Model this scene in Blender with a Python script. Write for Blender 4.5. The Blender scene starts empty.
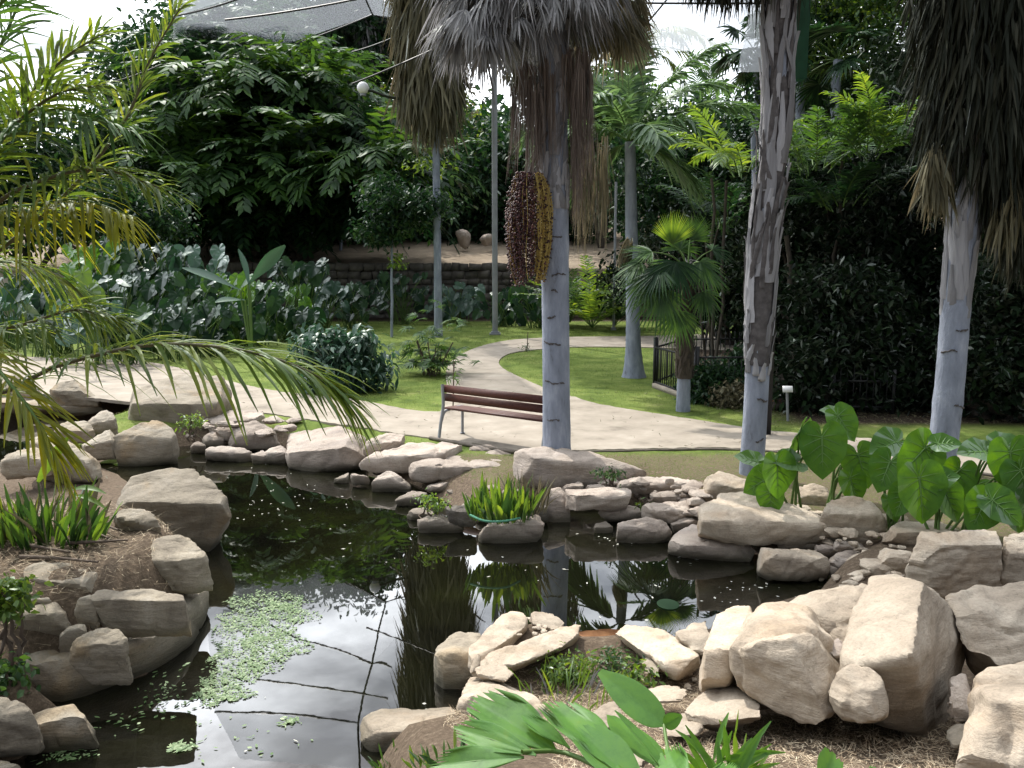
import bpy, bmesh, math, random
import numpy as np
from mathutils import Vector, noise
C = bpy.context.scene.collection
R = math.radians
rng = np.random.default_rng(11)
random.seed(5)
SC = bpy.context.scene

# ------------------------------------------------------------------ camera, sky, sun, exposure
CAMZ = 2.7; PITCH = R(8.3); FPX = 850.0
cam_d = bpy.data.cameras.new('camera'); cam = bpy.data.objects.new('camera', cam_d); C.objects.link(cam)
cam.location = (0, 0, CAMZ); cam.rotation_euler = (R(90) - PITCH, 0, 0)
cam_d.sensor_width = 36; cam_d.lens = 36 * FPX / 1024; cam_d.clip_end = 600; cam_d.clip_start = 0.05
SC.camera = cam
SUN_EL = R(50); SUN_AZ = R(-30)          # azimuth from +Y towards +X
SUND = np.array([math.sin(SUN_AZ) * math.cos(SUN_EL), math.cos(SUN_AZ) * math.cos(SUN_EL), math.sin(SUN_EL)])
sd = bpy.data.lights.new('sun', 'SUN'); sd.energy = 4.6; sd.angle = R(0.6); sd.color = (1, .95, .87)
so = bpy.data.objects.new('sun', sd); C.objects.link(so); so.location = (0, 0, 30)
so.rotation_euler = Vector(SUND.tolist()).to_track_quat('Z', 'Y').to_euler()
W = bpy.data.worlds.new('World'); SC.world = W; W.use_nodes = True
nt = W.node_tree; nt.nodes.clear()
def wn(t, **k):
    n = nt.nodes.new(t)
    for a, b in k.items(): setattr(n, a, b)
    return n
sky = wn('ShaderNodeTexSky', sky_type='NISHITA', sun_disc=False, sun_elevation=SUN_EL, sun_rotation=SUN_AZ, air_density=1.2, dust_density=2.5)
tc = wn('ShaderNodeTexCoord')
mp = wn('ShaderNodeMapping'); mp.inputs['Scale'].default_value = (1, 1, 2.6)
cn = wn('ShaderNodeTexNoise'); cn.inputs['Scale'].default_value = 3.2; cn.inputs['Detail'].default_value = 9; cn.inputs['Roughness'].default_value = .58
cr = wn('ShaderNodeValToRGB'); cr.color_ramp.elements[0].position = .36; cr.color_ramp.elements[1].position = .62
# clouds are much brighter towards the sun (forward scattering)
dp = wn('ShaderNodeVectorMath', operation='DOT_PRODUCT'); dp.inputs[1].default_value = SUND.tolist()
mr = wn('ShaderNodeMapRange'); mr.inputs['From Min'].default_value = 0.3; mr.inputs['From Max'].default_value = .95
mr.inputs['To Min'].default_value = 8.5; mr.inputs['To Max'].default_value = 60.0
cc = wn('ShaderNodeVectorMath', operation='SCALE'); cc.inputs[0].default_value = (.93, .96, 1.0)
mx = wn('ShaderNodeMix', data_type='RGBA')
bg = wn('ShaderNodeBackground'); bg.inputs['Strength'].default_value = .1
wo = wn('ShaderNodeOutputWorld')
L = nt.links.new
L(tc.outputs['Generated'], mp.inputs['Vector']); L(mp.outputs[0], cn.inputs['Vector']); L(cn.outputs['Fac'], cr.inputs[0])
L(tc.outputs['Generated'], dp.inputs[0]); L(dp.outputs['Value'], mr.inputs['Value']); L(mr.outputs[0], cc.inputs['Scale'])
L(cr.outputs[0], mx.inputs['Factor']); L(sky.outputs[0], mx.inputs[6]); L(cc.outputs[0], mx.inputs[7])
L(mx.outputs[2], bg.inputs['Color']); L(bg.outputs[0], wo.inputs['Surface'])
vs = SC.view_settings; vs.view_transform = 'Standard'; vs.look = 'None'; vs.gamma = 1; vs.use_curve_mapping = False; vs.exposure = 0.2
SC.cycles.max_bounces = 6; SC.cycles.transparent_max_bounces = 12
SC.cycles.sample_clamp_indirect = 6

# ------------------------------------------------------------------ geometry helpers
cp, sp_ = math.cos(PITCH), math.sin(PITCH)
def ray(px, py):
    a = (px - 512) / FPX; b = (384 - py) / FPX
    return np.array([a, cp + b * sp_, -sp_ + b * cp])
def PY(px, py, Y):
    d = ray(px, py); p = d * (Y / d[1]); p[2] += CAMZ; return p
def PZ(px, py, z):
    d = ray(px, py); t = (z - CAMZ) / d[2]; p = d * t; p[2] += CAMZ; return p
def nrm(v):
    v = np.asarray(v, float); l = np.linalg.norm(v, axis=-1, keepdims=True); return v / np.maximum(l, 1e-9)
def cat_(arrs): return np.concatenate(arrs) if arrs else np.zeros((0, 3))

class G:
    """collects vertices and quads / triangles and links them as one mesh object"""
    def __init__(s): s.V = []; s.F = []; s.n = 0
    def add(s, V, F):
        V = np.asarray(V, float); F = np.asarray(F, np.int64)
        s.V.append(V); s.F.append(F + s.n); s.n += len(V); return s
    def mesh(s, name, m, origin=(0, 0, 0), smooth=False):
        V = cat_(s.V) - np.asarray(origin, float)
        me = bpy.data.meshes.new(name)
        tot = np.concatenate([np.full(len(f), f.shape[1]) for f in s.F]); idx = np.concatenate([f.ravel() for f in s.F])
        me.vertices.add(len(V)); me.vertices.foreach_set('co', V.astype(np.float32).ravel())
        me.loops.add(len(idx)); me.loops.foreach_set('vertex_index', idx.astype(np.int32))
        me.polygons.add(len(tot)); st = np.concatenate([[0], np.cumsum(tot)[:-1]])
        me.polygons.foreach_set('loop_start', st.astype(np.int32)); me.polygons.foreach_set('loop_total', tot.astype(np.int32))
        if smooth: me.polygons.foreach_set('use_smooth', np.ones(len(tot), bool))
        me.materials.append(m); me.update(calc_edges=True); me.validate()
        return me
    def obj(s, name, m, parent=None, origin=None, smooth=False):
        if origin is None: origin = parent['_o'] if parent is not None and '_o' in parent else (0, 0, 0)
        o = bpy.data.objects.new(name, s.mesh(name, m, origin, smooth)); C.objects.link(o)
        if parent is None: o.location = origin
        else: o.parent = parent
        return o
ORI = {}
def tag(o, label, cat, group=None, kind=None):
    o['label'] = label; o['category'] = cat
    if group: o['group'] = group
    if kind: o['kind'] = kind
    return o
def thing(name, label, cat, loc, group=None):
    o = bpy.data.objects.new(name, None); C.objects.link(o); o.location = [float(v) for v in loc]
    o.empty_display_size = .2
    tag(o, label, cat, group); ORI[o.name] = np.asarray(loc, float); return o
def part(g, name, m, root, smooth=False, label=None, parent=None):
    o = g.obj(name, m, None, ORI[root.name], smooth); o.location = (0, 0, 0); o.parent = parent or root
    if label: o['label'] = label
    return o
def solo(g, name, m, label, cat, group=None, kind=None, smooth=False, origin=None):
    if origin is None:
        V = cat_(g.V); origin = (V.min(0) + V.max(0)) / 2; origin[2] = V[:, 2].min()
    o = g.obj(name, m, None, origin, smooth); return tag(o, label, cat, group, kind)
def struct(g, name, m, smooth=False):
    o = g.obj(name, m, None, (0, 0, 0), smooth); o['kind'] = 'structure'; return o

def tube(pts, rad, seg=8, jit=0, cap=True):
    P = np.asarray(pts, float); n = len(P); r = np.broadcast_to(np.asarray(rad, float), (n,))
    T = nrm(np.gradient(P, axis=0)); up = np.array([0, 0, 1.]) if abs(T[0][2]) < .8 else np.array([0, 1., 0])
    A = nrm(np.cross(T, up)); B = np.cross(T, A)
    th = np.linspace(0, 2 * math.pi, seg, endpoint=False)
    V = P[:, None] + r[:, None, None] * (np.cos(th)[None, :, None] * A[:, None] + np.sin(th)[None, :, None] * B[:, None])
    if jit: V += rng.normal(0, jit, V.shape)
    V = V.reshape(-1, 3); i = np.arange(n - 1)[:, None] * seg; j = np.arange(seg)[None]; k = (j + 1) % seg
    F = np.stack([i + j, i + k, i + seg + k, i + seg + j], -1).reshape(-1, 4)
    return V, F
def disc(V0, seg, first, center):
    pass
def tubecap(g, pts, rad, seg=8, jit=0):
    V, F = tube(pts, rad, seg, jit); g.add(V, F)
    for k, c in ((0, pts[0]), (len(pts) - 1, pts[-1])):
        ring = V[k * seg:(k + 1) * seg]
        g.add(np.vstack([ring, [c]]), [[a, (a + 1) % seg, seg] for a in range(seg)])
    return g
def box(c, s, rz=0, rx=0, ry=0):
    x, y, z = np.asarray(s, float) / 2
    V = np.array([[-x, -y, -z], [x, -y, -z], [x, y, -z], [-x, y, -z], [-x, -y, z], [x, -y, z], [x, y, z], [-x, y, z]])
    ca, sa = math.cos(rx), math.sin(rx); V = V @ np.array([[1, 0, 0], [0, ca, sa], [0, -sa, ca]])
    ca, sa = math.cos(ry), math.sin(ry); V = V @ np.array([[ca, 0, -sa], [0, 1, 0], [sa, 0, ca]])
    ca, sa = math.cos(rz), math.sin(rz); V = V @ np.array([[ca, sa, 0], [-sa, ca, 0], [0, 0, 1]])
    return V + np.asarray(c, float), np.array([[0, 3, 2, 1], [4, 5, 6, 7], [0, 1, 5, 4], [1, 2, 6, 5], [2, 3, 7, 6], [3, 0, 4, 7]])
def bez(*P, n=14):
    """smooth curve through control points (Catmull-Rom)"""
    P = [np.asarray(p, float) for p in P]; P = [2 * P[0] - P[1]] + P + [2 * P[-1] - P[-2]]
    out = []; m = len(P) - 3
    for t in np.linspace(0, m - 1e-6, n):
        i = int(t); u = t - i; a, b, c, d = P[i:i + 4]
        out.append(.5 * (2 * b + (c - a) * u + (2 * a - 5 * b + 4 * c - d) * u * u + (3 * b - a - 3 * c + d) * u ** 3))
    return np.array(out)
def blades(B, D, N, Ln, Wd, droop=0., seg=3, kind='leaf', fold=0.):
    B = np.asarray(B, float); n = len(B); D = nrm(D); N = np.asarray(N, float)
    Ln = np.broadcast_to(np.asarray(Ln, float), (n,))[:, None]; Wd = np.broadcast_to(np.asarray(Wd, float), (n,))[:, None]
    dr = np.broadcast_to(np.asarray(droop, float), (n,))[:, None]
    S = nrm(np.cross(D, N)); Nn = np.cross(S, D); k = 3 if fold else 2; cols = []
    for s in np.linspace(0, 1, seg + 1):
        w = {'leaf': math.sin(math.pi * (.06 + .91 * s)) ** .8, 'strap': min(1, .35 + 3 * s) * (1 - s ** 3) + .04,
             'hair': 1 - .8 * s, 'obov': math.sin(math.pi * (.03 + .92 * s ** 1.4))}[kind]
        c = B + D * Ln * s; c[:, 2:] -= dr * Ln * s * s
        a = c - S * Wd * w / 2; b = c + S * Wd * w / 2
        if fold:
            up = Nn * Wd * w * fold; cols += [a + up, c, b + up]
        else: cols += [a, b]
    V = np.stack(cols, 1).reshape(-1, 3); m = k * (seg + 1); base = np.arange(n)[:, None] * m; F = []
    for s in range(seg):
        for q in range(k - 1):
            i = s * k + q; F.append(base + np.array([[i, i + 1, i + k + 1, i + k]]))
    return V, np.concatenate(F)
def rdir(n, up=0.):
    v = rng.normal(0, 1, (n, 3)); v[:, 2] += up; return nrm(v)
def arc(P0, az, el, length, bend, n=12):
    """curve that starts at elevation el and bends down by bend radians along its length"""
    s = np.linspace(0, 1, n); e = el - bend * s ** 1.2; ds = length / (n - 1)
    h = np.cumsum(np.cos(e)) * ds - np.cos(e[0]) * ds; z = np.cumsum(np.sin(e)) * ds - np.sin(e[0]) * ds
    return np.stack([P0[0] + h * math.sin(az), P0[1] + h * math.cos(az), P0[2] + z], 1)
def frond(g, pts, nl, ll, lw, ang=50, lift=.15, droop=.35, t0=.18, seg=3, fold=.15, rr=.012, stem=True, jit=.12, tip=.45, gs=None):
    """feather leaf: stem along pts with nl leaflets on each side"""
    P = np.asarray(pts, float); m = len(P); t = np.linspace(t0, .995, nl); u = t * (m - 1); i = np.minimum(u.astype(int), m - 2); f = (u - i)[:, None]
    B = P[i] * (1 - f) + P[i + 1] * f; T = nrm(P[i + 1] - P[i])
    side = nrm(np.cross(T, [0, 0, 1.])); up = np.cross(side, T)
    prof = np.sin(math.pi * np.clip((t - t0) / (1 - t0), 0, 1) * .8 + .45) ; prof = np.clip(prof, tip, 1)
    for sg in (-1, 1):
        a = np.radians(ang + rng.normal(0, 5, nl) - 18 * t)[:, None]
        D = T * np.cos(a) + sg * side * np.sin(a) + up * (lift + rng.normal(0, jit, (nl, 1))) + rng.normal(0, jit * .5, (nl, 3))
        V, F = blades(B, D, up + rng.normal(0, .15, (nl, 3)), ll * prof * rng.uniform(.85, 1.1, nl), lw * rng.uniform(.8, 1.1, nl), droop * rng.uniform(.5, 1.5, nl), seg, 'leaf', fold)
        g.add(V, F)
    if stem: (gs or g).add(*tube(P, np.linspace(rr, rr * .3, m), 5))
def fan(g, Cn, D, N, r, nseg=26, spread=115, width=None, droop=.25, seg=3, tipj=.1, gs=None):
    """fan leaf: segments radiating from the hub Cn around direction D"""
    D = nrm(D); N = np.asarray(N, float); S = nrm(np.cross(D, N)); th = np.radians(np.linspace(-spread, spread, nseg))
    dirs = np.cos(th)[:, None] * D + np.sin(th)[:, None] * S
    w = width or r * 2 * math.radians(spread) / nseg * .62
    Nn = np.cross(S, D)
    Ln = r * (1 - .25 * (np.abs(th) / math.radians(spread)) ** 2) * rng.uniform(1 - tipj, 1, nseg)
    V, F = blades(np.repeat([Cn], nseg, 0), dirs, np.repeat([Nn], nseg, 0) + rng.normal(0, .12, (nseg, 3)), Ln, w, droop * rng.uniform(.6, 1.3, nseg), seg, 'strap', .22)
    g.add(V, F)
def ear(g, base, tipdir, normal, size, cup=.12, wav=.03, ratio=1.0):
    """heart shaped leaf blade: base = where the stalk joins, tipdir = towards the tip"""
    D = nrm(tipdir); S = nrm(np.cross(D, normal)); N = np.cross(S, D)
    ang = np.array([0, 12, 28, 48, 72, 98, 124, 148, 166, 180.]); rad = np.array([1.0, .86, .74, .64, .57, .52, .5, .46, .34, .06])
    A = np.linspace(-180, 180, 37)[:-1]; r = np.interp(np.abs(A), ang, rad); a = np.radians(A); rings = [.34, .68, 1.0]
    V = [np.array([base])]; ph = rng.uniform(0, 6)
    for q in rings:
        x = r * q * np.cos(a); y = r * q * np.sin(a) * ratio
        z = cup * np.abs(y) * 2.2 - .35 * cup * np.maximum(x, 0) ** 2 * 2 + wav * q * q * np.sin(a * 7 + ph)
        V.append(base + size * (x[:, None] * D + y[:, None] * S + z[:, None] * N))
    V = np.vstack(V); n = 36; j = np.arange(n); k = (j + 1) % n
    g.add(V, np.stack([np.zeros(n, int), 1 + j, 1 + k], 1))
    F = []
    for q in range(2): o = 1 + q * n; F.append(np.stack([o + j, o + n + j, o + n + k, o + k], 1))
    g.F.append(np.concatenate(F) + g.n - len(V))
    return D, S, N

def earveins(g, base, fr, size, cup, ratio=1.0):
    D, S, N = fr
    def pt(x, y): return base + size * (x * D + y * S * ratio + (cup * abs(y) * 2.2 - .35 * cup * max(x, 0) ** 2 * 2 + .006) * N)
    g.add(*tube([pt(x, 0) for x in np.linspace(0, .95, 7)], np.linspace(.010, .002, 7) * size / .4, 4))
    for sg in (-1, 1):
        for a, x0, ln in ((150, 0, .42), (105, .0, .46), (72, .02, .5), (60, .18, .42), (52, .36, .32), (45, .55, .2)):
            c, q = math.cos(R(a)), math.sin(R(a)); g.add(*tube([pt(x0 + ln * t * c + .05 * t * t, sg * ln * t * q) for t in (0, .35, .7, .95)], [.006, .005, .003, .001], 3))

# ------------------------------------------------------------------ materials
def mat(name, build):
    m = bpy.data.materials.new(name); m.use_nodes = True; t = m.node_tree; t.nodes.clear()
    def nn(ty, **k):
        n = t.nodes.new(ty)
        for a, b in k.items():
            if a in n.inputs: n.inputs[a].default_value = b
            else: setattr(n, a, b)
        return n
    out = t.nodes.new('ShaderNodeOutputMaterial'); build(t, nn, t.links.new, out); return m
def ramp(nn, stops):
    r = nn('ShaderNodeValToRGB'); e = r.color_ramp.elements
    while len(e) < len(stops): e.new(.5)
    for q, (p, c) in zip(e, stops): q.position = p; q.color = (*c, 1) if len(c) == 3 else c
    return r
def leaf_mat(name, c1, c2, c3=None, trans=.45, rough=.45, gloss=.06, spots=0.):
    """thin leaf: random hue per leaf, light shining through, a waxy sheen"""
    def b(t, nn, lk, out):
        geo = nn('ShaderNodeNewGeometry')
        rp = ramp(nn, [(0, c1), (.6, c2), (1, c3 or c2)]); lk(geo.outputs['Random Per Island'], rp.inputs[0])
        d = nn('ShaderNodeBsdfDiffuse'); tr = nn('ShaderNodeBsdfTranslucent'); gl = nn('ShaderNodeBsdfGlossy', Roughness=rough)
        gl.inputs['Color'].default_value = (.8, .85, .82, 1)
        hs = nn('ShaderNodeHueSaturation', Hue=.47, Saturation=1.15, Value=1.5); lk(rp.outputs[0], hs.inputs['Color'])
        src = rp.outputs[0]
        if spots:
            tc = nn('ShaderNodeTexCoord'); no = nn('ShaderNodeTexNoise', Scale=9, Detail=9, Roughness=.75); lk(tc.outputs['Object'], no.inputs[0])
            r2 = ramp(nn, [(.3, (.55, .6, .6)), (.5, (1, 1, 1)), (.62, (1.15, 1.1, .9)), (.70, (1.5, 1.1, .7))]); lk(no.outputs['Fac'], r2.inputs[0])
            mu = nn('ShaderNodeMix', data_type='RGBA', blend_type='MULTIPLY'); mu.inputs[0].default_value = spots; lk(rp.outputs[0], mu.inputs[6]); lk(r2.outputs[0], mu.inputs[7]); src = mu.outputs[2]; lk(src, hs.inputs['Color'])
            bp = nn('ShaderNodeBump', Strength=.25, Distance=.01); lk(no.outputs['Fac'], bp.inputs['Height']); lk(bp.outputs[0], d.inputs['Normal']); lk(bp.outputs[0], gl.inputs['Normal'])
        lk(src, d.inputs[0]); lk(hs.outputs[0], tr.inputs[0])
        m1 = nn('ShaderNodeMixShader', Fac=trans); lk(d.outputs[0], m1.inputs[1]); lk(tr.outputs[0], m1.inputs[2])
        lw = nn('ShaderNodeFresnel', IOR=1.4); ml = nn('ShaderNodeMath', operation='MULTIPLY_ADD'); ml.inputs[1].default_value = .14; ml.inputs[2].default_value = gloss * .4
        lk(lw.outputs[0], ml.inputs[0])
        m2 = nn('ShaderNodeMixShader'); lk(ml.outputs[0], m2.inputs[0]); lk(m1.outputs[0], m2.inputs[1]); lk(gl.outputs[0], m2.inputs[2])
        lk(m2.outputs[0], out.inputs[0])
    return mat(name, b)
def solid_mat(name, stops, scale=4, rough=.85, bump=.4, bscale=30, bdist=.02, isl=0., metal=0., stretch=(1, 1, 1), spec=.3, obj_rand=0.):
    def b(t, nn, lk, out):
        tc = nn('ShaderNodeTexCoord'); mp = nn('ShaderNodeMapping'); mp.inputs['Scale'].default_value = stretch
        lk(tc.outputs['Object'], mp.inputs[0])
        no = nn('ShaderNodeTexNoise', Scale=scale, Detail=9, Roughness=.62); lk(mp.outputs[0], no.inputs[0])
        rp = ramp(nn, stops); src = no.outputs['Fac']
        if isl:
            geo = nn('ShaderNodeNewGeometry'); mm = nn('ShaderNodeMix', data_type='FLOAT'); mm.inputs[0].default_value = isl
            lk(no.outputs['Fac'], mm.inputs[2]); lk(geo.outputs['Random Per Island'], mm.inputs[3]); src = mm.outputs[0]
        lk(src, rp.inputs[0])
        bs = nn('ShaderNodeBsdfPrincipled', Roughness=rough, Metallic=metal); bs.inputs['Specular IOR Level'].default_value = spec
        col = rp.outputs[0]
        if obj_rand:
            oi = nn('ShaderNodeObjectInfo'); hs = nn('ShaderNodeHueSaturation'); lk(col, hs.inputs['Color'])
            m3 = nn('ShaderNodeMapRange'); m3.inputs['To Min'].default_value = 1 - obj_rand; m3.inputs['To Max'].default_value = 1 + obj_rand
            lk(oi.outputs['Random'], m3.inputs[0]); lk(m3.outputs[0], hs.inputs['Value']); col = hs.outputs[0]
        lk(col, bs.inputs['Base Color'])
        n2 = nn('ShaderNodeTexNoise', Scale=bscale, Detail=8, Roughness=.7); lk(mp.outputs[0], n2.inputs[0])
        bp = nn('ShaderNodeBump', Strength=bump, Distance=bdist); lk(n2.outputs['Fac'], bp.inputs['Height']); lk(bp.outputs[0], bs.inputs['Normal'])
        lk(bs.outputs[0], out.inputs[0])
    return mat(name, b)
def rock_mat(name, base, dark, light, stain):
    def b(t, nn, lk, out):
        tc = nn('ShaderNodeTexCoord'); oi = nn('ShaderNodeObjectInfo')
        ad = nn('ShaderNodeVectorMath', operation='ADD'); lk(tc.outputs['Object'], ad.inputs[0])
        cb = nn('ShaderNodeVectorMath', operation='SCALE'); cb.inputs[0].default_value = (7, 3, 5); lk(oi.outputs['Random'], cb.inputs['Scale']); lk(cb.outputs[0], ad.inputs[1])
        v = ad.outputs[0]
        n1 = nn('ShaderNodeTexNoise', Scale=2.2, Detail=10, Roughness=.65, Distortion=.6); lk(v, n1.inputs[0])
        r1 = ramp(nn, [(.28, dark), (.48, base), (.72, light)]); lk(n1.outputs['Fac'], r1.inputs[0])
        n2 = nn('ShaderNodeTexNoise', Scale=1.1, Detail=6, Roughness=.6, Distortion=1.2); lk(v, n2.inputs[0])
        r2 = ramp(nn, [(.52, (0, 0, 0)), (.68, (1, 1, 1))]); lk(n2.outputs['Fac'], r2.inputs[0])
        mx = nn('ShaderNodeMix', data_type='RGBA'); ms = nn('ShaderNodeMath', operation='MULTIPLY'); ms.inputs[1].default_value = .55
        lk(r2.outputs[0], ms.inputs[0]); lk(ms.outputs[0], mx.inputs[0]); lk(r1.outputs[0], mx.inputs[6]); mx.inputs[7].default_value = (*stain, 1)
        # fine grain and pits
        n3 = nn('ShaderNodeTexNoise', Scale=55, Detail=6, Roughness=.75); lk(v, n3.inputs[0])
        r3 = ramp(nn, [(.3, (.68, .68, .68)), (.55, (1, 1, 1)), (.75, (1.0, 1.0, 1.0))]); lk(n3.outputs['Fac'], r3.inputs[0])
        mu = nn('ShaderNodeMix', data_type='RGBA', blend_type='MULTIPLY'); mu.inputs[0].default_value = .8; lk(mx.outputs[2], mu.inputs[6]); lk(r3.outputs[0], mu.inputs[7])
        # damp dark band with algae just above the water line, lichen blotches elsewhere
        ge = nn('ShaderNodeNewGeometry'); sx = nn('ShaderNodeSeparateXYZ'); lk(ge.outputs['Position'], sx.inputs[0]); wj = nn('ShaderNodeMath', operation='MULTIPLY_ADD'); wj.inputs[1].default_value = -.12; lk(n1.outputs['Fac'], wj.inputs[0]); lk(sx.outputs['Z'], wj.inputs[2])
        wr = nn('ShaderNodeMapRange'); wr.inputs['From Min'].default_value = -.37; wr.inputs['From Max'].default_value = -.24; wr.inputs['To Min'].default_value = .82; wr.inputs['To Max'].default_value = 0; lk(wj.outputs[0], wr.inputs[0])
        wm = nn('ShaderNodeMix', data_type='RGBA'); lk(wr.outputs[0], wm.inputs[0]); lk(mu.outputs[2], wm.inputs[6]); wm.inputs[7].default_value = (.05, .048, .03, 1)
        li = nn('ShaderNodeTexNoise', Scale=9, Detail=8, Roughness=.8); lk(v, li.inputs[0]); lr = ramp(nn, [(.60, (0, 0, 0)), (.66, (.6, .6, .6))]); lk(li.outputs['Fac'], lr.inputs[0])
        lm = nn('ShaderNodeMix', data_type='RGBA'); lk(lr.outputs[0], lm.inputs[0]); lk(wm.outputs[2], lm.inputs[6]); lm.inputs[7].default_value = (dark[0] * .7, dark[1] * .72, dark[2] * .66, 1)
        hs = nn('ShaderNodeHueSaturation'); m3 = nn('ShaderNodeMapRange'); m3.inputs['To Min'].default_value = .78; m3.inputs['To Max'].default_value = 1.15
        lk(oi.outputs['Random'], m3.inputs[0]); lk(m3.outputs[0], hs.inputs['Value']); lk(lm.outputs[2], hs.inputs['Color'])
        bs = nn('ShaderNodeBsdfPrincipled', Roughness=.9); bs.inputs['Specular IOR Level'].default_value = .25; lk(hs.outputs[0], bs.inputs['Base Color'])
        # layered bedding + grain in the bump
        mp = nn('ShaderNodeMapping'); mp.inputs['Scale'].default_value = (1, 1, 4); mp.inputs['Rotation'].default_value = (.3, .2, 0); lk(v, mp.inputs[0])
        n4 = nn('ShaderNodeTexNoise', Scale=6, Detail=9, Roughness=.68); lk(mp.outputs[0], n4.inputs[0])
        vo = nn('ShaderNodeTexVoronoi', Scale=7, feature='DISTANCE_TO_EDGE'); n5 = nn('ShaderNodeTexNoise', Scale=3, Detail=4); lk(v, n5.inputs[0])
        vm = nn('ShaderNodeMix', data_type='RGBA'); vm.inputs[0].default_value = .4; lk(v, vm.inputs[6]); lk(n5.outputs['Color'], vm.inputs[7]); lk(vm.outputs[2], vo.inputs['Vector'])
        rv = ramp(nn, [(0, (.0, .0, .0)), (.015, (1, 1, 1))]); lk(vo.outputs['Distance'], rv.inputs[0])
        b1 = nn('ShaderNodeBump', Strength=.55, Distance=.05); lk(n4.outputs['Fac'], b1.inputs['Height'])
        b2 = nn('ShaderNodeBump', Strength=.5, Distance=.008); lk(n3.outputs['Fac'], b2.inputs['Height']); lk(b1.outputs[0], b2.inputs['Normal'])
        b3 = nn('ShaderNodeBump', Strength=.18, Distance=.01); lk(rv.outputs[0], b3.inputs['Height']); lk(b2.outputs[0], b3.inputs['Normal'])
        lk(b3.outputs[0], bs.inputs['Normal']); lk(bs.outputs[0], out.inputs[0])
    return mat(name, b)
M = {}
M['rock_near'] = rock_mat('sunny_limestone', (.43, .36, .28), (.25, .205, .155), (.55, .48, .385), (.38, .28, .185))
M['rock_far'] = rock_mat('pinkish_bank_stone', (.37, .31, .26), (.20, .165, .14), (.47, .41, .35), (.27, .235, .215))
M['rock_left'] = rock_mat('grey_brown_stone', (.30, .26, .20), (.17, .145, .115), (.38, .34, .28), (.36, .25, .13))
M['rock_wall'] = rock_mat('dark_wall_stone', (.13, .115, .10), (.06, .055, .05), (.2, .18, .16), (.12, .10, .07))
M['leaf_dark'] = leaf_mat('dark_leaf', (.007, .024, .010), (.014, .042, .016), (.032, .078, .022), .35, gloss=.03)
M['leaf_black'] = leaf_mat('painted_shade_leaf', (.004, .009, .004), (.007, .015, .006), (.012, .026, .009), .15, rough=.7, gloss=.0)  # near-black colour paints in the deep shade of the thicket
M['leaf_mid'] = leaf_mat('mid_leaf', (.02, .055, .015), (.04, .10, .022), (.075, .16, .03), .45)
M['leaf_light'] = leaf_mat('light_leaf', (.06, .12, .025), (.10, .19, .035), (.19, .28, .05), .55)
M['leaf_yellow'] = leaf_mat('yellow_leaf', (.13, .17, .03), (.22, .25, .035), (.34, .35, .05), .6)
M['leaf_dusty'] = leaf_mat('dusty_olive_leaf', (.055, .085, .018), (.10, .15, .025), (.20, .23, .045), .55, gloss=.06)
M['leaf_kentia'] = leaf_mat('pale_feather_leaflet', (.05, .105, .04), (.085, .165, .06), (.14, .23, .09), .5, gloss=.1)
M['leaf_palm'] = leaf_mat('date_palm_leaflet', (.045, .085, .018), (.085, .15, .025), (.19, .24, .045), .55, gloss=.06)
M['leaf_blue'] = leaf_mat('bluish_glossy_leaf', (.02, .05, .03), (.035, .085, .05), (.06, .12, .08), .25, rough=.35, gloss=.12)
M['leaf_ear'] = leaf_mat('elephant_ear_leaf', (.045, .12, .022), (.07, .18, .03), (.12, .26, .04), .52, rough=.5, gloss=.03, spots=.9)
M['leaf_fore'] = leaf_mat('ribbed_glossy_leaf', (.06, .16, .03), (.09, .22, .04), (.14, .29, .05), .42, rough=.45, gloss=.06, spots=.9)
M['leaf_pale'] = leaf_mat('duckweed_leaf', (.08, .15, .05), (.17, .25, .11), (.32, .40, .22), .2)
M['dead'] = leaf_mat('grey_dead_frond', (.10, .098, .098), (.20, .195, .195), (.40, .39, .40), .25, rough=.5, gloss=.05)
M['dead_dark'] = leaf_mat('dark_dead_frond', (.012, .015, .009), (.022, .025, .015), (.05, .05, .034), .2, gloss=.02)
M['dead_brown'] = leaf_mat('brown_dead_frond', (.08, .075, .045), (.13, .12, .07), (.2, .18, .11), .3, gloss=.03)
M['straw'] = solid_mat('dry_straw', [(0, (.16, .10, .06)), (.4, (.34, .26, .17)), (1, (.62, .53, .38))], isl=.85, bump=.1)
M['fibre'] = leaf_mat('brown_fibre', (.10, .075, .06), (.17, .135, .115), (.25, .21, .185), .15, gloss=.02)
M['bark'] = solid_mat('grey_palm_bark', [(.30, (.09, .095, .11)), (.40, (.21, .235, .29)), (.55, (.27, .30, .37)), (.7, (.37, .40, .47))], 4, bump=.7, bscale=22, bdist=.03, stretch=(1.6, 1.6, .5))
M['bark_brown'] = solid_mat('brown_bark', [(.3, (.06, .045, .035)), (.7, (.17, .13, .10))], 7, bump=.8, bscale=22, stretch=(1, 1, .3))
M['bark_boot'] = solid_mat('peeling_leaf_base', [(.1, (.09, .085, .085)), (.45, (.25, .25, .265)), (.9, (.50, .50, .53))], 4, bump=.6, bscale=16, stretch=(3, 3, .3), isl=.45)
M['bark_dark'] = solid_mat('dark_bark', [(.3, (.03, .026, .022)), (.7, (.085, .07, .055))], 6, bump=.6)
M['scar'] = solid_mat('dark_leaf_scar', [(.3, (.05, .045, .045)), (.7, (.13, .12, .12))], 12)
M['metal'] = solid_mat('grey_painted_steel', [(.3, (.20, .21, .225)), (.7, (.30, .31, .33))], 3, rough=.5, bump=.05)
M['black_metal'] = solid_mat('black_iron', [(.3, (.012, .012, .014)), (.7, (.03, .03, .032))], 5, rough=.5, bump=.1)
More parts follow.
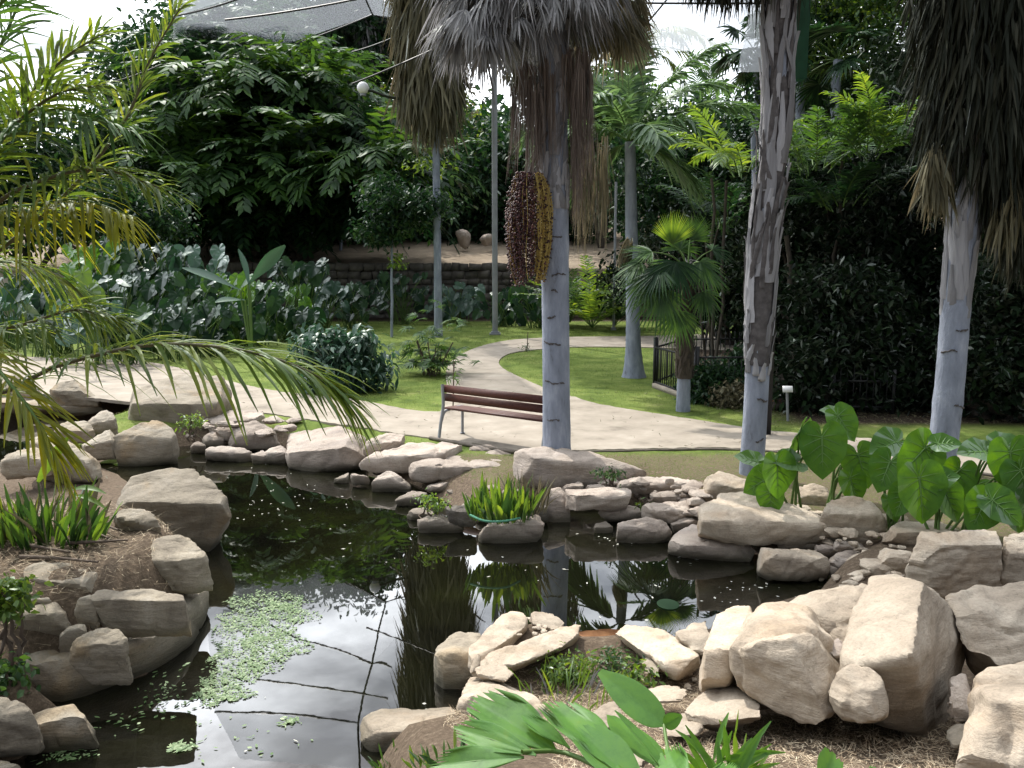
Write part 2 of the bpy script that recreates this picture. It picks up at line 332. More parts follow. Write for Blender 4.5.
M['green_metal'] = solid_mat('green_steel', [(.3, (.015, .075, .055)), (.7, (.025, .11, .08))], 5, rough=.5, bump=.1)
M['wood'] = solid_mat('red_brown_slats', [(.3, (.05, .016, .012)), (.7, (.10, .035, .024))], 3, rough=.5, bump=.25, bscale=10, stretch=(1, 12, 12))
M['white'] = solid_mat('white_plastic', [(.3, (.7, .7, .7)), (.7, (.8, .8, .8))], 3, rough=.4, bump=.02)
M['petiole'] = leaf_mat('green_stalk', (.07, .13, .03), (.10, .17, .045), None, .1)
M['fruit'] = solid_mat('dark_palm_fruit', [(0, (.022, .010, .013)), (.6, (.055, .016, .018)), (1, (.16, .07, .06))], 3, rough=.5, bump=.1, isl=.9, spec=.3)
M['yellow_strand'] = leaf_mat('yellow_fruit_strand', (.30, .21, .05), (.45, .33, .09), (.55, .42, .14), .2)
def net_m(name, op):
    def b(t, nn, lk, out):
        tr = nn('ShaderNodeBsdfTransparent'); d = nn('ShaderNodeBsdfTranslucent'); d.inputs[0].default_value = (.74, .78, .85, 1)
        d2 = nn('ShaderNodeBsdfDiffuse'); d2.inputs[0].default_value = (.5, .54, .6, 1)
        a = nn('ShaderNodeMixShader', Fac=.5); lk(d.outputs[0], a.inputs[1]); lk(d2.outputs[0], a.inputs[2])
        m = nn('ShaderNodeMixShader', Fac=op); lk(tr.outputs[0], m.inputs[1]); lk(a.outputs[0], m.inputs[2]); lk(m.outputs[0], out.inputs[0])
    return mat(name, b)
# ------------------------------------------------------------------ the pond and the ground
WZ = -0.35
shore_px = [(150,676),(197,630),(211,600),(213,570),(226,553),(236,515),(225,480),(195,462),(178,457),(205,453),(250,461),(290,466),(335,480),(372,494),
            (400,512),(420,532),(450,538),(474,538),(500,548),(545,532),(572,525),(592,515),(610,520),(622,541),(665,549),(700,556),(760,572),(800,585),(806,600),
            (760,612),(700,632),(640,640),(575,640),(540,625),(480,640),(436,655),(434,688),(456,712),(400,735),(362,745),(352,800),(330,900),(120,900),
            (-60,900),(-60,775),(20,768),(50,750),(95,722),(60,700),(88,700)]
chan_px = [(-90,452),(0,452),(38,436),(75,424),(102,413),(102,402),(60,398),(-90,398)]
def ground_poly(px, z): return np.array([PZ(a, b, z)[:2] for a, b in px])
SH = ground_poly(shore_px, WZ); CH = ground_poly(chan_px, WZ)
def sdist(X, Y, poly):
    """signed distance to polygon, negative inside"""
    P = np.stack([X, Y], -1); d = np.full(X.shape, 1e9); ins = np.zeros(X.shape, bool); n = len(poly)
    for i in range(n):
        a = poly[i]; b = poly[(i + 1) % n]; ab = b - a; t = np.clip(((P - a) @ ab) / (ab @ ab + 1e-12), 0, 1)
        d = np.minimum(d, np.linalg.norm(P - a - t[..., None] * ab, axis=-1))
        c = ((a[1] > Y) != (b[1] > Y)) & (X < (b[0] - a[0]) * (Y - a[1]) / (b[1] - a[1] + 1e-12) + a[0]); ins ^= c
    return np.where(ins, -d, d)
def sm(x, a, b):
    t = np.clip((x - a) / (b - a), 0, 1); return t * t * (3 - 2 * t)
def hN(X, Y, f, a, seed=0):
    return a * (np.sin(X * f + seed) * np.cos(Y * f * 1.3 + seed * 2) + .5 * np.sin(X * f * 2.3 + Y * f * 1.7 + seed))
def base_h(X, Y):
    near = sm(-Y, -7.6, -4.6)                         # 1 close to the camera
    right = sm(X, -1.2, .2)
    h_right = -.27 + np.clip(5.45 - Y, 0, 6) * .34
    left = sm(-X, 1.5, 2.2) * sm(-Y, -8.9, -7.9) * (.25 + .75 * sm(Y, 5.55, 6.1))
    h = near * right * h_right + left * .36
    h = h - .30 * sm(-X, 2.4, 3.4) * sm(Y, 8.2, 9.2) * sm(-Y, -14.2, -12.6)
    wallx = sm(Y, 40.35, 40.45)
    terr = wallx * 2.3 + np.clip(Y - 40.4, 0, 12) * .14 + np.clip(Y - 52, 0, 100) * .11
    return h + terr * 1.0
def ground_h(X, Y):
    h = base_h(X, Y); d = np.minimum(sdist(X, Y, SH), sdist(X, Y, CH))
    near_ = sm(-Y, -8.4, -7.4)
    k = sm(d, -.35, .45 + .95 * (1 - near_))
    z = -.95 + (h + .95) * k
    return z + (hN(X, Y, 3.1, .012) + hN(X, Y, 9, .006, 3)) * sm(-Y, -14, -9) * k
def gh(x, y): return float(ground_h(np.array([float(x)]), np.array([float(y)]))[0])
xs = np.concatenate([np.arange(-170, -30, 10), np.arange(-30, -8, 1.), np.arange(-8, 9, .11), np.arange(9, 30, 1.), np.arange(30, 171, 10)])
ys = np.concatenate([[-60, -30, -12, -6, -3, -1], np.arange(0, 14.5, .11), np.arange(14.5, 40, .6), [40.3, 40.36, 40.4, 40.44, 40.5], np.arange(41, 60, 1.), np.arange(60, 260, 12)])
X, Y = np.meshgrid(xs, ys); Z = ground_h(X, Y)
g = G(); nx, ny = len(xs), len(ys)
i, j = np.meshgrid(np.arange(nx - 1), np.arange(ny - 1)); q = (j * nx + i).ravel()
g.add(np.stack([X, Y, Z], -1).reshape(-1, 3), np.stack([q, q + 1, q + nx + 1, q + nx], 1))
def ground_b(t, nn, lk, out):
    at = nn('ShaderNodeAttribute', attribute_name='soil'); at2 = nn('ShaderNodeAttribute', attribute_name='dry')
    tc = nn('ShaderNodeTexCoord')
    n1 = nn('ShaderNodeTexNoise', Scale=.9, Detail=10, Roughness=.78); n2 = nn('ShaderNodeTexNoise', Scale=26, Detail=8, Roughness=.8)
    for n in (n1, n2): lk(tc.outputs['Object'], n.inputs[0])
    gr = ramp(nn, [(.34, (.05, .08, .018)), (.48, (.11, .155, .032)), (.60, (.17, .21, .055)), (.68, (.22, .20, .10))]); lk(n1.outputs['Fac'], gr.inputs[0])
    so_ = ramp(nn, [(.3, (.055, .042, .03)), (.55, (.14, .105, .075)), (.75, (.30, .25, .18))]); lk(n2.outputs['Fac'], so_.inputs[0])
    dr = ramp(nn, [(.3, (.16, .125, .09)), (.7, (.34, .28, .21))]); lk(n1.outputs['Fac'], dr.inputs[0])
    ad = nn('ShaderNodeMath', operation='ADD'); sb = nn('ShaderNodeMath', operation='MULTIPLY_ADD'); sb.inputs[1].default_value = .9; sb.inputs[2].default_value = -.45
    lk(n2.outputs['Fac'], sb.inputs[0]); lk(at.outputs['Fac'], ad.inputs[0]); lk(sb.outputs[0], ad.inputs[1])
    r = ramp(nn, [(.42, (0, 0, 0)), (.58, (1, 1, 1))]); lk(ad.outputs[0], r.inputs[0])
    m1 = nn('ShaderNodeMix', data_type='RGBA'); lk(r.outputs[0], m1.inputs[0]); lk(gr.outputs[0], m1.inputs[6]); lk(so_.outputs[0], m1.inputs[7])
    m2 = nn('ShaderNodeMix', data_type='RGBA'); lk(at2.outputs['Fac'], m2.inputs[0]); lk(m1.outputs[2], m2.inputs[6]); lk(dr.outputs[0], m2.inputs[7])
    at3 = nn('ShaderNodeAttribute', attribute_name='humus_shade'); m3 = nn('ShaderNodeMix', data_type='RGBA'); lk(at3.outputs['Fac'], m3.inputs[0]); lk(m2.outputs[2], m3.inputs[6]); hu = ramp(nn, [(.3, (.014, .011, .008)), (.7, (.05, .036, .025))]); lk(n2.outputs['Fac'], hu.inputs[0]); lk(hu.outputs[0], m3.inputs[7])  # humus tone kept extra dark to stand in for thicket shade
    bs = nn('ShaderNodeBsdfPrincipled', Roughness=.95); bs.inputs['Specular IOR Level'].default_value = .1; lk(m3.outputs[2], bs.inputs['Base Color'])
    bp = nn('ShaderNodeBump', Strength=.7, Distance=.03); lk(n2.outputs['Fac'], bp.inputs['Height']); lk(bp.outputs[0], bs.inputs['Normal']); lk(bs.outputs[0], out.inputs[0])
M['ground'] = mat('grass_and_soil', ground_b)
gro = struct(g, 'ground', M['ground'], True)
d = np.minimum(sdist(X, Y, SH), sdist(X, Y, CH))
soil = np.maximum.reduce([sm(-d, -1.35, -.8), sm(-Y, -8.2, -7.6), sm(-X, 2.6, 3.2) * sm(-Y, -13.5, -12.5),
    sm(X, 4.3, 5.6) * sm(Y, 13.6, 14.4) * sm(-Y, -30, -26), sm(Y, 37.2, 38.6)])
soil = np.maximum(soil, .55 * sm(-Y, -12.6, -11.4)); soil = np.maximum(soil, .36 * sm(X, -1.2, .2) * sm(-Y, -24, -20))
humus_shade = sm(X, 4.1, 5.2) * sm(Y, 13.4, 14.2) * sm(-Y, -30, -26) + sm(Y, 37.2, 38.6) * sm(-Y, -40.4, -40.3)  # humus below the thicket and at the wall foot; thicket shade painted in
for nm, arr in (('soil', soil), ('humus_shade', humus_shade), ('dry', sm(Y, 40.3, 40.4) * (1 - .9 * sm(Y, 50, 56)))):
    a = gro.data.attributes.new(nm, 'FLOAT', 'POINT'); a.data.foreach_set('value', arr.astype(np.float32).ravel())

# water
def water_b(t, nn, lk, out):
    tc = nn('ShaderNodeTexCoord'); n1 = nn('ShaderNodeTexNoise', Scale=.9, Detail=5, Roughness=.6); lk(tc.outputs['Object'], n1.inputs[0])
    r = ramp(nn, [(.35, (.003, .003, .002)), (.6, (.007, .0075, .003)), (.75, (.012, .014, .004))]); lk(n1.outputs['Fac'], r.inputs[0])
    bs = nn('ShaderNodeBsdfPrincipled', Roughness=.012, IOR=2.35); lk(r.outputs[0], bs.inputs['Base Color'])
    n2 = nn('ShaderNodeTexNoise', Scale=4, Detail=3); lk(tc.outputs['Object'], n2.inputs[0])
    bp = nn('ShaderNodeBump', Strength=.008, Distance=.02); lk(n2.outputs['Fac'], bp.inputs['Height']); lk(bp.outputs[0], bs.inputs['Normal']); lk(bs.outputs[0], out.inputs[0])
M['water'] = mat('still_pond_water', water_b)
g = G(); wx = np.linspace(-9, 4, 40); wy = np.linspace(1, 16, 44); X2, Y2 = np.meshgrid(wx, wy)
i, j = np.meshgrid(np.arange(39), np.arange(43)); q = (j * 40 + i).ravel()
g.add(np.stack([X2, Y2, X2 * 0 + WZ], -1).reshape(-1, 3), np.stack([q, q + 1, q + 41, q + 40], 1))
struct(g, 'water', M['water'])

# path: a sheet on the lawn with a low edge
def densify(P, n):
    out = []
    for a, b in zip(P, P[1:] + P[:1]):
        for t in np.linspace(0, 1, n, endpoint=False): out.append(((1 - t) * a[0] + t * b[0], (1 - t) * a[1] + t * b[1]))
    return out
def spl(P, n=6):
    P = [np.array([*p, 0.]) for p in P]; return [(p[0], p[1]) for p in bez(*P, n=(len(P) - 1) * n)]
def strip(inner, outer, n, z):
    """ribbon between two polylines given in pixels"""
    A = bez(*[PZ(a, b, z) for a, b in inner], n=n); B = bez(*[PZ(a, b, z) for a, b in outer], n=n)
    return A, B
def resample(P, n):
    s = np.concatenate([[0], np.cumsum(np.linalg.norm(np.diff(P, axis=0), axis=1))]); u = np.linspace(0, s[-1], n)
    return np.stack([np.interp(u, s, P[:, k]) for k in range(3)], 1)
def ribbon(g, near, far, z=.02, n=80, th=.06):
    A, B = strip(near, far, 60, z); A = resample(A, n * 3); B = resample(B, n * 3); n = n * 3; A[:, 1] += rng.normal(0, .025, n); B[:, 1] += rng.normal(0, .025, n); m = 8
    V = np.stack([A * (1 - t) + B * t for t in np.linspace(0, 1, m)], 1).reshape(-1, 3)
    i, j = np.meshgrid(np.arange(m - 1), np.arange(n - 1)); q = (j * m + i).ravel(); g.add(V, np.stack([q, q + 1, q + m + 1, q + m], 1))
    for E in (A, B):
        L2 = E.copy(); L2[:, 2] -= th; VV = np.stack([E, L2], 1).reshape(-1, 3); k = np.arange(n - 1) * 2; g.add(VV, np.stack([k, k + 1, k + 3, k + 2], 1))
M['path'] = solid_mat('worn_concrete', [(.3, (.17, .145, .115)), (.44, (.265, .23, .185)), (.58, (.31, .27, .22)), (.72, (.37, .33, .275))], 1.6, rough=.9, bump=.35, bscale=60, bdist=.006)
g = G()
# main branch from the right edge, behind the bench, to the left edge
ribbon(g, [(1120,486),(1024,477),(900,463),(742,448),(579,450),(546,451),(509,449),(458,441),(403,434),(339,424),(256,412),(180,408),(60,395),(-120,388)],
          [(1120,472),(1024,460),(885,440),(768,430),(680,417),(600,404),(555,393),(500,398),(443,411),(406,409),(353,399),(260,388),(150,362),(60,358),(-120,350)])
struct(g, 'path', M['path'])
g = G()
ribbon(g, [(560,396),(545,388),(520,377),(503,368),(499,361),(508,354),(530,350),(570,347),(640,347),(740,350),(900,352)],
          [(440,412),(446,398),(447,385),(446,371),(455,358),(478,347),(510,340),(560,337),(640,336),(740,334),(900,336)], z=.024)
struct(g, 'path', M['path'])
# thin dark concrete edging on the pond side of the main path
g = G(); E = bez(*[PZ(a, b, .03) for a, b in [(579,452),(546,453),(509,451),(458,443),(430,438)]], n=30)
g.add(*tube(E, .03, 6)); E = bez(*[PZ(a, b, .01) for a, b in [(579,452),(742,450),(900,465),(1024,479)]], n=30); g.add(*tube(E, .02, 6))
M['kerb'] = solid_mat('dark_edging', [(.3, (.09, .075, .06)), (.7, (.2, .17, .14))], 6)
struct(g, 'kerb', M['kerb'])
# retaining wall (rubble) below the upper terrace, and the pale one at the left
def rubble_wall(x0, x1, y, z0, z1, size, m, label, name='retaining_wall'):
    g = G(); g.add(*box(((x0 + x1) / 2, y + .25, (z0 + z1) / 2 - .1), (x1 - x0, .3, z1 - z0 - .1)))
    z = z0
    while z < z1:
        x = x0; h = size * rng.uniform(.7, 1.2)
        while x < x1:
            w = size * rng.uniform(.8, 2.0); V, F = box((x + w / 2, y + rng.uniform(-.04, .04), z + h / 2), (w * .95, .35, h * .93), 0, rng.normal(0, .04), rng.normal(0, .06))
            g.add(V + rng.normal(0, size * .06, V.shape), F); x += w
        z += h
    return solo(g, name, m, label, 'wall')
rubble_wall(-13.5, 2.0, 40.25, -.1, 2.25, .34, M['rock_wall'], 'dark rubble retaining wall below the dry upper terrace')
g = G(); g.add(*box((-19.5, 30, 1.1), (9.5, .5, 2.4))); g.add(*box((-19.5, 29.95, 2.36), (9.7, .75, .12)))
solo(g, 'garden_wall', M['path'], 'pale low wall with flat top seen through the feathery fronds', 'wall')
# ------------------------------------------------------------------ rocks
def rock(label, poly, ridge, zb, m='rock_far', rise=.12, depth=None, rough=1., res=30, lab_cat='rock', group=None, name='boulder', back=.0, yf=None, under=.06):
    poly = [tuple(map(float, p)) for p in poly]; ridge = sorted(tuple(map(float, p)) for p in ridge)
    low = max(poly, key=lambda p: p[1]); Yf = yf or PZ(low[0], low[1], zb)[1]
    wpx = max(p[0] for p in poly) - min(p[0] for p in poly); w = wpx / FPX * Yf
    D = depth or min(1.6, max(.25, .75 * w))
    rx = [p[0] for p in ridge]; ry = [p[1] for p in ridge]; pts = []
    midr = PY(sum(rx) / len(rx), sum(ry) / len(ry), Yf); zr = midr[2]
    for x, y in poly:
        yr = np.interp(x, rx, ry)
        if y < yr - 1:
            dd = ray(x, y); k = dd[2] / dd[1]; Yt = (zr - rise * Yf - CAMZ) / (k - rise) if abs(k - rise) > 1e-3 else 99
            if Yt < Yf or Yt > Yf + D: Yt = Yf + D * (.75 + .25 * rng.random())
            p = PY(x, y, Yt)
        else: p = PY(x, y, Yf + under * w * rng.random() + .02)
        pts.append(p)
        pts.append(np.array([p[0] * 1.0, max(p[1], Yf + .25 * D), min(zb - .05, p[2])]))
    for x, y in ridge: pts.append(PY(x, y, Yf + rng.uniform(0, .03)))
    return hull_rock(label, pts, m, rough, res, group, name)
def hull_rock(label, pts, m, rough=1., res=30, group=None, name='boulder', cuts=12):
    P = np.array(pts); c = (P.min(0) + P.max(0)) / 2; c[2] = P[:, 2].min(); size = float((P.max(0) - P.min(0)).max())
    bm = bmesh.new()
    for p in P: bm.verts.new((p - c).tolist())
    r = bmesh.ops.convex_hull(bm, input=bm.verts); bmesh.ops.delete(bm, geom=[v for v in bm.verts if not v.link_faces], context='VERTS')
    me = bpy.data.meshes.new('tmp'); bm.to_mesh(me); bm.free()
    o = bpy.data.objects.new('tmp', me); C.objects.link(o)
    md = o.modifiers.new('r', 'REMESH'); md.mode = 'VOXEL'; md.voxel_size = size / res
    dg = bpy.context.evaluated_depsgraph_get(); ev = o.evaluated_get(dg); me2 = bpy.data.meshes.new_from_object(ev)
    bpy.data.objects.remove(o); bpy.data.meshes.remove(me)
    n = len(me2.vertices); V = np.empty(n * 3); me2.vertices.foreach_get('co', V); V = V.reshape(-1, 3)
    Nn = np.empty(n * 3); me2.vertices.foreach_get('normal', Nn); Nn = Nn.reshape(-1, 3)
    ed = np.empty(len(me2.edges) * 2, np.int64); me2.edges.foreach_get('vertices', ed); ed = ed.reshape(-1, 2)
    def smooth(A, k):
        for _ in range(k):
            S = np.zeros_like(A); cnt = np.zeros(n)
            np.add.at(S, ed[:, 0], A[ed[:, 1]]); np.add.at(S, ed[:, 1], A[ed[:, 0]]); np.add.at(cnt, ed[:, 0], 1); np.add.at(cnt, ed[:, 1], 1)
            A = .5 * A + .5 * S / np.maximum(cnt, 1)[:, None]
        return A
    ctr = V.mean(0); U = V - ctr
    for _ in range(cuts):
        nv = nrm(rng.normal(0, 1, 3) * [1, 1, .8]); sup = (U @ nv).max(); dd = sup * rng.uniform(.80, .95); over = np.maximum(0, U @ nv - dd); U = U - over[:, None] * nv * .97
    V = U + ctr
    off = Vector((rng.uniform(-50, 50), rng.uniform(-50, 50), rng.uniform(-50, 50))); f = 2.2 / size
    tilt = Vector((rng.normal(0, .15), rng.normal(0, .15), 1)).normalized()
    D = np.empty(n)
    for i in range(n):
        v = Vector(V[i]); a = v * f + off
        q = noise.noise(a) * .034 + noise.noise(a * 2.6) * .02 + (.5 - abs(noise.noise(a * 4.5))) * .02 + noise.noise(a * 11) * .008
        cr = 1 - abs(noise.noise(a * 1.5 + Vector((9, 9, 9)))) * 9          # occasional cracks
        if cr > 0: q -= cr * .022
        s = v.dot(tilt) * f * 4 + noise.noise(a * 1.2) * 1.6; q += (abs((s % 1) - .5) - .25) * .022   # bedding
        D[i] = q
    V = V + Nn * (D * size * rough)[:, None]; V = V.astype(np.float32)
    me2.vertices.foreach_set('co', V.ravel()); me2.name = name; me2.materials.clear(); me2.materials.append(M[m])
    me2.polygons.foreach_set('use_smooth', np.ones(len(me2.polygons), bool)); me2.update()
    try: me2.set_sharp_from_angle(angle=R(38))
    except Exception: pass
    o = bpy.data.objects.new(name, me2); C.objects.link(o); o.location = c.tolist()
    return tag(o, label, 'boulder' if name == 'boulder' else ('stone' if name != 'flat_stone' else 'flat stone'), group)
S_ = 'stone'; B_ = 'boulder'; F_ = 'flat_stone'
L_ = 'rock_left'
# left bank
H_ = lambda q: [(a, b, c) for a, b, c in q]
def hp(label, pts, m='rock_near', rough=.7, res=48, name='boulder', cuts=7):
    return hull_rock(label, [PY(*p) for p in pts], m, rough, res, None, name, cuts)
def wl(x, y): return (x, y, float(PZ(x, y, WZ - .05)[1]))
hp('huge smooth tan boulder forming the waterline of the left bank', [(-60,640,6.1),(0,637,6.1),(60,630,6.15),(120,622,6.3),(185,586,7.1),(203,578,7.3),(211,590,7.2),(212,609,6.9),(197,630,6.5),wl(190,646),wl(170,664),wl(149,677),wl(119,686),wl(88,701),wl(56,711),(27,712,5.4),(-60,709,5.4),(-40,668,5.45),(20,665,5.5),(70,660,5.6),(130,648,5.8),(180,625,6.3),(205,598,6.9),(60,680,7.0),(180,620,7.6)], 'rock_left', .5, 50)
rock('wet cracked ledge of stone low in the water at left', [(20,718),(48,709),(88,700),(101,710),(99,721),(77,734),(50,750),(20,760)], [(25,722),(60,714),(98,713)], WZ - .02, L_, .1, .5, .6, name=F_)
rock('big rounded tan boulder with shaded underside at the channel', [(104,485),(125,481),(143,471),(170,467),(196,470),(215,483),(231,503),(230,525),(223,554),(207,556),(186,548),(159,540),(119,515)], [(110,500),(157,512),(190,508),(229,507)], WZ, L_, .35, .9, .6, 40)
rock('pale angular boulder in front of the rounded tan boulder', [(127,556),(138,543),(154,533),(175,530),(194,537),(207,551),(208,563),(198,588),(165,592),(130,578)], [(130,565),(165,560),(205,566)], .0, L_, .3, .5, .8)
rock('small knobbly stone tucked behind the pale angular boulder', [(114,509),(130,507),(150,509),(162,527),(150,533),(125,527)], [(116,518),(140,522),(160,527)], .35, L_, .2, .3, 1, 20, name=S_)
rock('long flat grey slab under the dry twigs at left', [(15,572),(34,562),(74,562),(104,575),(106,587),(98,596),(35,598),(16,580)], [(18,584),(60,582),(104,585)], .16, L_, .1, .6, .8, name=F_, yf=5.95)
rock('broad dark block overhanging the smooth tan boulder', [(90,596),(100,588),(143,586),(186,591),(192,601),(192,617),(186,628),(149,631),(93,625),(90,612)], [(93,598),(143,596),(190,602)], -.02, L_, .05, .7, .6, 34, yf=5.78)
rock('grey wedge stone below the long flat slab at left', [(-8,618),(22,612),(58,598),(74,607),(73,621),(61,628),(8,637),(-8,634)], [(0,624),(40,613),(72,615)], .02, L_, .2, .5, .8, yf=5.72)
rock('grey rounded stone perched on the smooth tan boulder', [(64,652),(77,638),(98,626),(119,628),(127,638),(127,664),(106,666),(80,660)], [(68,650),(97,645),(126,648)], -.15, L_, .35, .4, .7, yf=5.4)
rock('thin triangular stone wedged beside the perched grey stone', [(53,637),(85,620),(87,634),(77,638)], [(58,633),(86,626)], -.05, L_, .1, .3, .7, 18, name=S_, yf=5.65)
rock('small squarish stone left of the overhanging dark block', [(71,600),(94,592),(96,616),(78,619)], [(72,603),(95,599)], .05, L_, .1, .3, .8, 18, name=S_, yf=5.8)
rock('narrow stone between the grey slab and grey wedge at left', [(28,597),(56,596),(54,604),(34,608)], [(30,600),(54,600)], .13, L_, .1, .25, .8, 16, name=S_, yf=5.85)
rock('grey boulder cut by the left picture edge above the water', [(-50,690),(0,694),(19,699),(40,721),(40,734),(16,750),(-50,760)], [(-40,715),(10,722),(40,726)], -.25, L_, .3, .5, .7)
rock('low rounded stone in the bottom left corner', [(-30,757),(5,757),(20,764),(24,775),(10,800),(-30,800)], [(-20,770),(20,772)], WZ - .05, L_, .3, .4, .7, 22, name=S_)
rock('angular grey boulder behind the broad leaved clump', [(27,437),(48,430),(61,437),(101,461),(98,474),(80,483),(56,470)], [(32,446),(66,458),(98,466)], -.25, L_, .5, .6, .8)
rock('tan faceted stone topmost of the left rock pile', [(50,428),(66,420),(85,420),(94,429),(93,437),(80,442),(61,438)], [(54,432),(75,431),(93,433)], -.1, L_, .4, .5, .9)
rock('upright grey stone at the top of the left pile', [(86,422),(106,406),(115,413),(115,426),(98,434)], [(88,424),(102,418),(115,420)], -.05, L_, .5, .4, .9, 22)
rock('slanted grey block leaning against the pale cemented boulder', [(80,444),(117,424),(113,442),(102,458),(86,450)], [(84,446),(104,444),(112,440)], -.2, L_, .6, .4, .8, 24)
rock('pale cemented boulder with a broad smooth face at the inlet', [(112,436),(143,421),(170,416),(178,448),(173,459),(143,466),(104,467),(101,458)], [(106,452),(140,436),(176,440)], WZ, L_, .7, .8, .5, 36)
rock('large pale slab sloping up to the path behind the inlet', [(117,397),(149,389),(186,370),(230,374),(228,410),(202,414),(183,434),(159,428),(117,412)], [(120,408),(150,412),(190,420),(226,402)], -.2, L_, .15, 1.6, .5, 36, name=F_)
rock('flat pinkish slab between inlet and hanging fronds', [(200,416),(228,410),(264,410),(264,424),(226,430),(210,433)], [(204,424),(232,422),(262,419)], -.15, 'rock_far', .1, .9, .6, name=F_)
rock('tan stone pair behind the broad leaved clump, left one', [(0,455),(40,445),(56,462),(50,474),(0,478)], [(4,462),(30,456),(54,464)], -.1, L_, .3, .5, .9, 22)
rock('low whitish ledge along the back of the left channel', [(-30,392),(40,396),(77,395),(108,408),(90,416),(50,412),(-30,408)], [(-20,402),(50,404),(104,411)], WZ, L_, .1, 1., .8, 30, name=F_)
rock('tall brownish boulder behind the whitish channel ledge', [(50,388),(69,374),(98,398),(106,406),(85,402),(53,398)], [(54,392),(80,392),(102,403)], -.15, L_, .5, .6, .9, 24)
rock('grey boulder half hidden by fronds at the left picture edge', [(-20,380),(10,372),(40,380),(52,396),(10,402),(-20,400)], [(-16,390),(20,388),(50,394)], -.15, L_, .5, .6, .9, 24)
# inlet stones right of the cemented boulder
for lb, pl in (('dark wet stone at the right side of the narrow inlet', [(177,434),(188,431),(197,434),(196,442),(180,443)]),
               ('small round stone at the inlet mouth near the dark wet stone', [(190,443),(198,440),(206,445),(203,453),(193,452)]),
               ('flat dark stone touching the water left of the pinkish boulder', [(205,447),(230,444),(256,452),(245,461),(215,460)]),
               ('rough lumpy stone above the flat dark stone by the inlet', [(200,437),(213,430),(225,436),(222,446),(204,448)]),
               ('pale pebble under the hanging frond tips', [(248,455),(262,450),(272,457),(262,463)]),
               ('wedge stone left of the big sunlit slab', [(262,449),(280,443),(290,452),(282,463),(268,461)])):
    x0 = min(p[0] for p in pl); x1 = max(p[0] for p in pl); ym = sum(p[1] for p in pl) / len(pl)
    rock(lb, pl, [(x0 + 1, ym), (x1 - 1, ym - 1)], WZ + .02, 'rock_far', .2, .35, 1.1, 18, name=S_)
rock('brownish boulder under the hanging frond tips left of the sunlit slab', [(224,436),(232,424),(255,420),(278,430),(284,444),(262,450),(236,450)], [(228,440),(254,434),(282,441)], -.3, 'rock_far', .4, .6, .9)
rock('pinkish stone behind the brownish boulder under the fronds', [(215,427),(228,422),(238,428),(230,440),(218,438)], [(217,433),(234,433)], -.2, 'rock_far', .3, .35, 1, 18, name=S_)
# far bank
rock('wide sunlit slab with smooth top at the tip of the fronds', [(284,459),(296,446),(290,432),(336,424),(366,438),(362,447),(354,465),(335,474),(312,473)], [(288,460),(315,463),(335,466),(356,456),(364,443)], WZ, 'rock_far', .04, 1.7, .5, 40, name=F_)
rock('rough pale stone at the grass edge behind the sunlit slab', [(362,441),(386,432),(406,435),(404,444),(386,449),(365,454)], [(364,447),(388,442),(404,441)], -.08, 'rock_far', .2, .5, 1.1, 26)
rock('long wavy slab lying left of the flat grey slab', [(357,463),(362,457),(386,450),(412,443),(440,442),(468,447),(466,455),(430,460),(411,464),(398,469),(380,473),(363,471)], [(360,466),(385,461),(415,455),(466,451)], -.2, 'rock_far', .06, .9, .7, 40, name=F_)
rock('broad flat slab with dark undercut front above the pond', [(399,467),(420,459),(445,455),(466,454),(506,462),(508,470),(480,477),(464,481),(427,481),(405,476)], [(400,469),(425,468),(455,467),(506,468)], -.2, 'rock_far', .03, 1.1, .7, 40, name=F_)
rock('pyramid shaped stone at the waterline of the far bank', [(365,483),(388,469),(400,476),(412,486),(410,493),(383,491)], [(367,485),(388,478),(411,488)], WZ, 'rock_far', .8, .35, .8, 26)
rock('small block under the sunlit slab, left of the pyramid stone', [(350,473),(370,476),(368,483),(352,480)], [(351,475),(369,478)], -.28, 'rock_far', .1, .3, .9, 18, name=S_)
rock('low triangular stone below the right end of the sunlit slab', [(331,480),(349,472),(348,484)], [(334,480),(348,477)], WZ, 'rock_far', .2, .3, .9, 16, name=S_)
rock('flattened tan stone right of the pyramid stone', [(394,499),(412,490),(428,492),(427,500),(412,507),(396,505)], [(395,500),(412,497),(427,496)], WZ, 'rock_far', .2, .4, .8, 24)
rock('thin grey stone under the flattened tan stone', [(406,510),(424,506),(438,514),(425,521),(410,518)], [(408,513),(436,514)], WZ, 'rock_far', .1, .3, .8, 18, name=S_)
rock('tan waterline stone left of the broad leaved water plants', [(412,522),(435,513),(453,519),(465,528),(448,536),(420,534)], [(414,525),(436,520),(463,529)], WZ - .03, 'rock_far', .35, .4, .8, 26)
rock('brown stone between the water plants and tan waterline stone', [(445,506),(470,504),(478,516),(470,526),(452,520)], [(447,511),(476,513)], -.25, 'rock_wall', .3, .4, .9, 22)
rock('blocky pale stone in front of the broad leaved water plants', [(473,527),(488,522),(538,513),(547,525),(547,532),(527,540),(501,547),(477,543)], [(474,529),(500,530),(546,522)], WZ - .03, 'rock_far', .25, .45, .8, 32)
rock('longest bank boulder, tan and tapering right behind the water plants', [(512,452),(519,446),(549,445),(586,451),(612,459),(655,475),(626,481),(599,483),(551,488),(540,482),(515,472)], [(514,456),(522,460),(586,463),(639,474)], -.15, 'rock_far', .12, .7, .5, 46)
rock('upright grey block standing in the water beside the plants', [(543,489),(560,487),(569,496),(571,524),(554,527),(545,513)], [(545,492),(568,499)], WZ - .05, 'rock_far', .1, .4, .6, 26)
rock('small dark stone between the pale block and upright grey block', [(528,506),(543,500),(549,512),(546,522),(533,516)], [(530,508),(547,508)], -.3, 'rock_wall', .2, .3, .8, 18, name=S_)
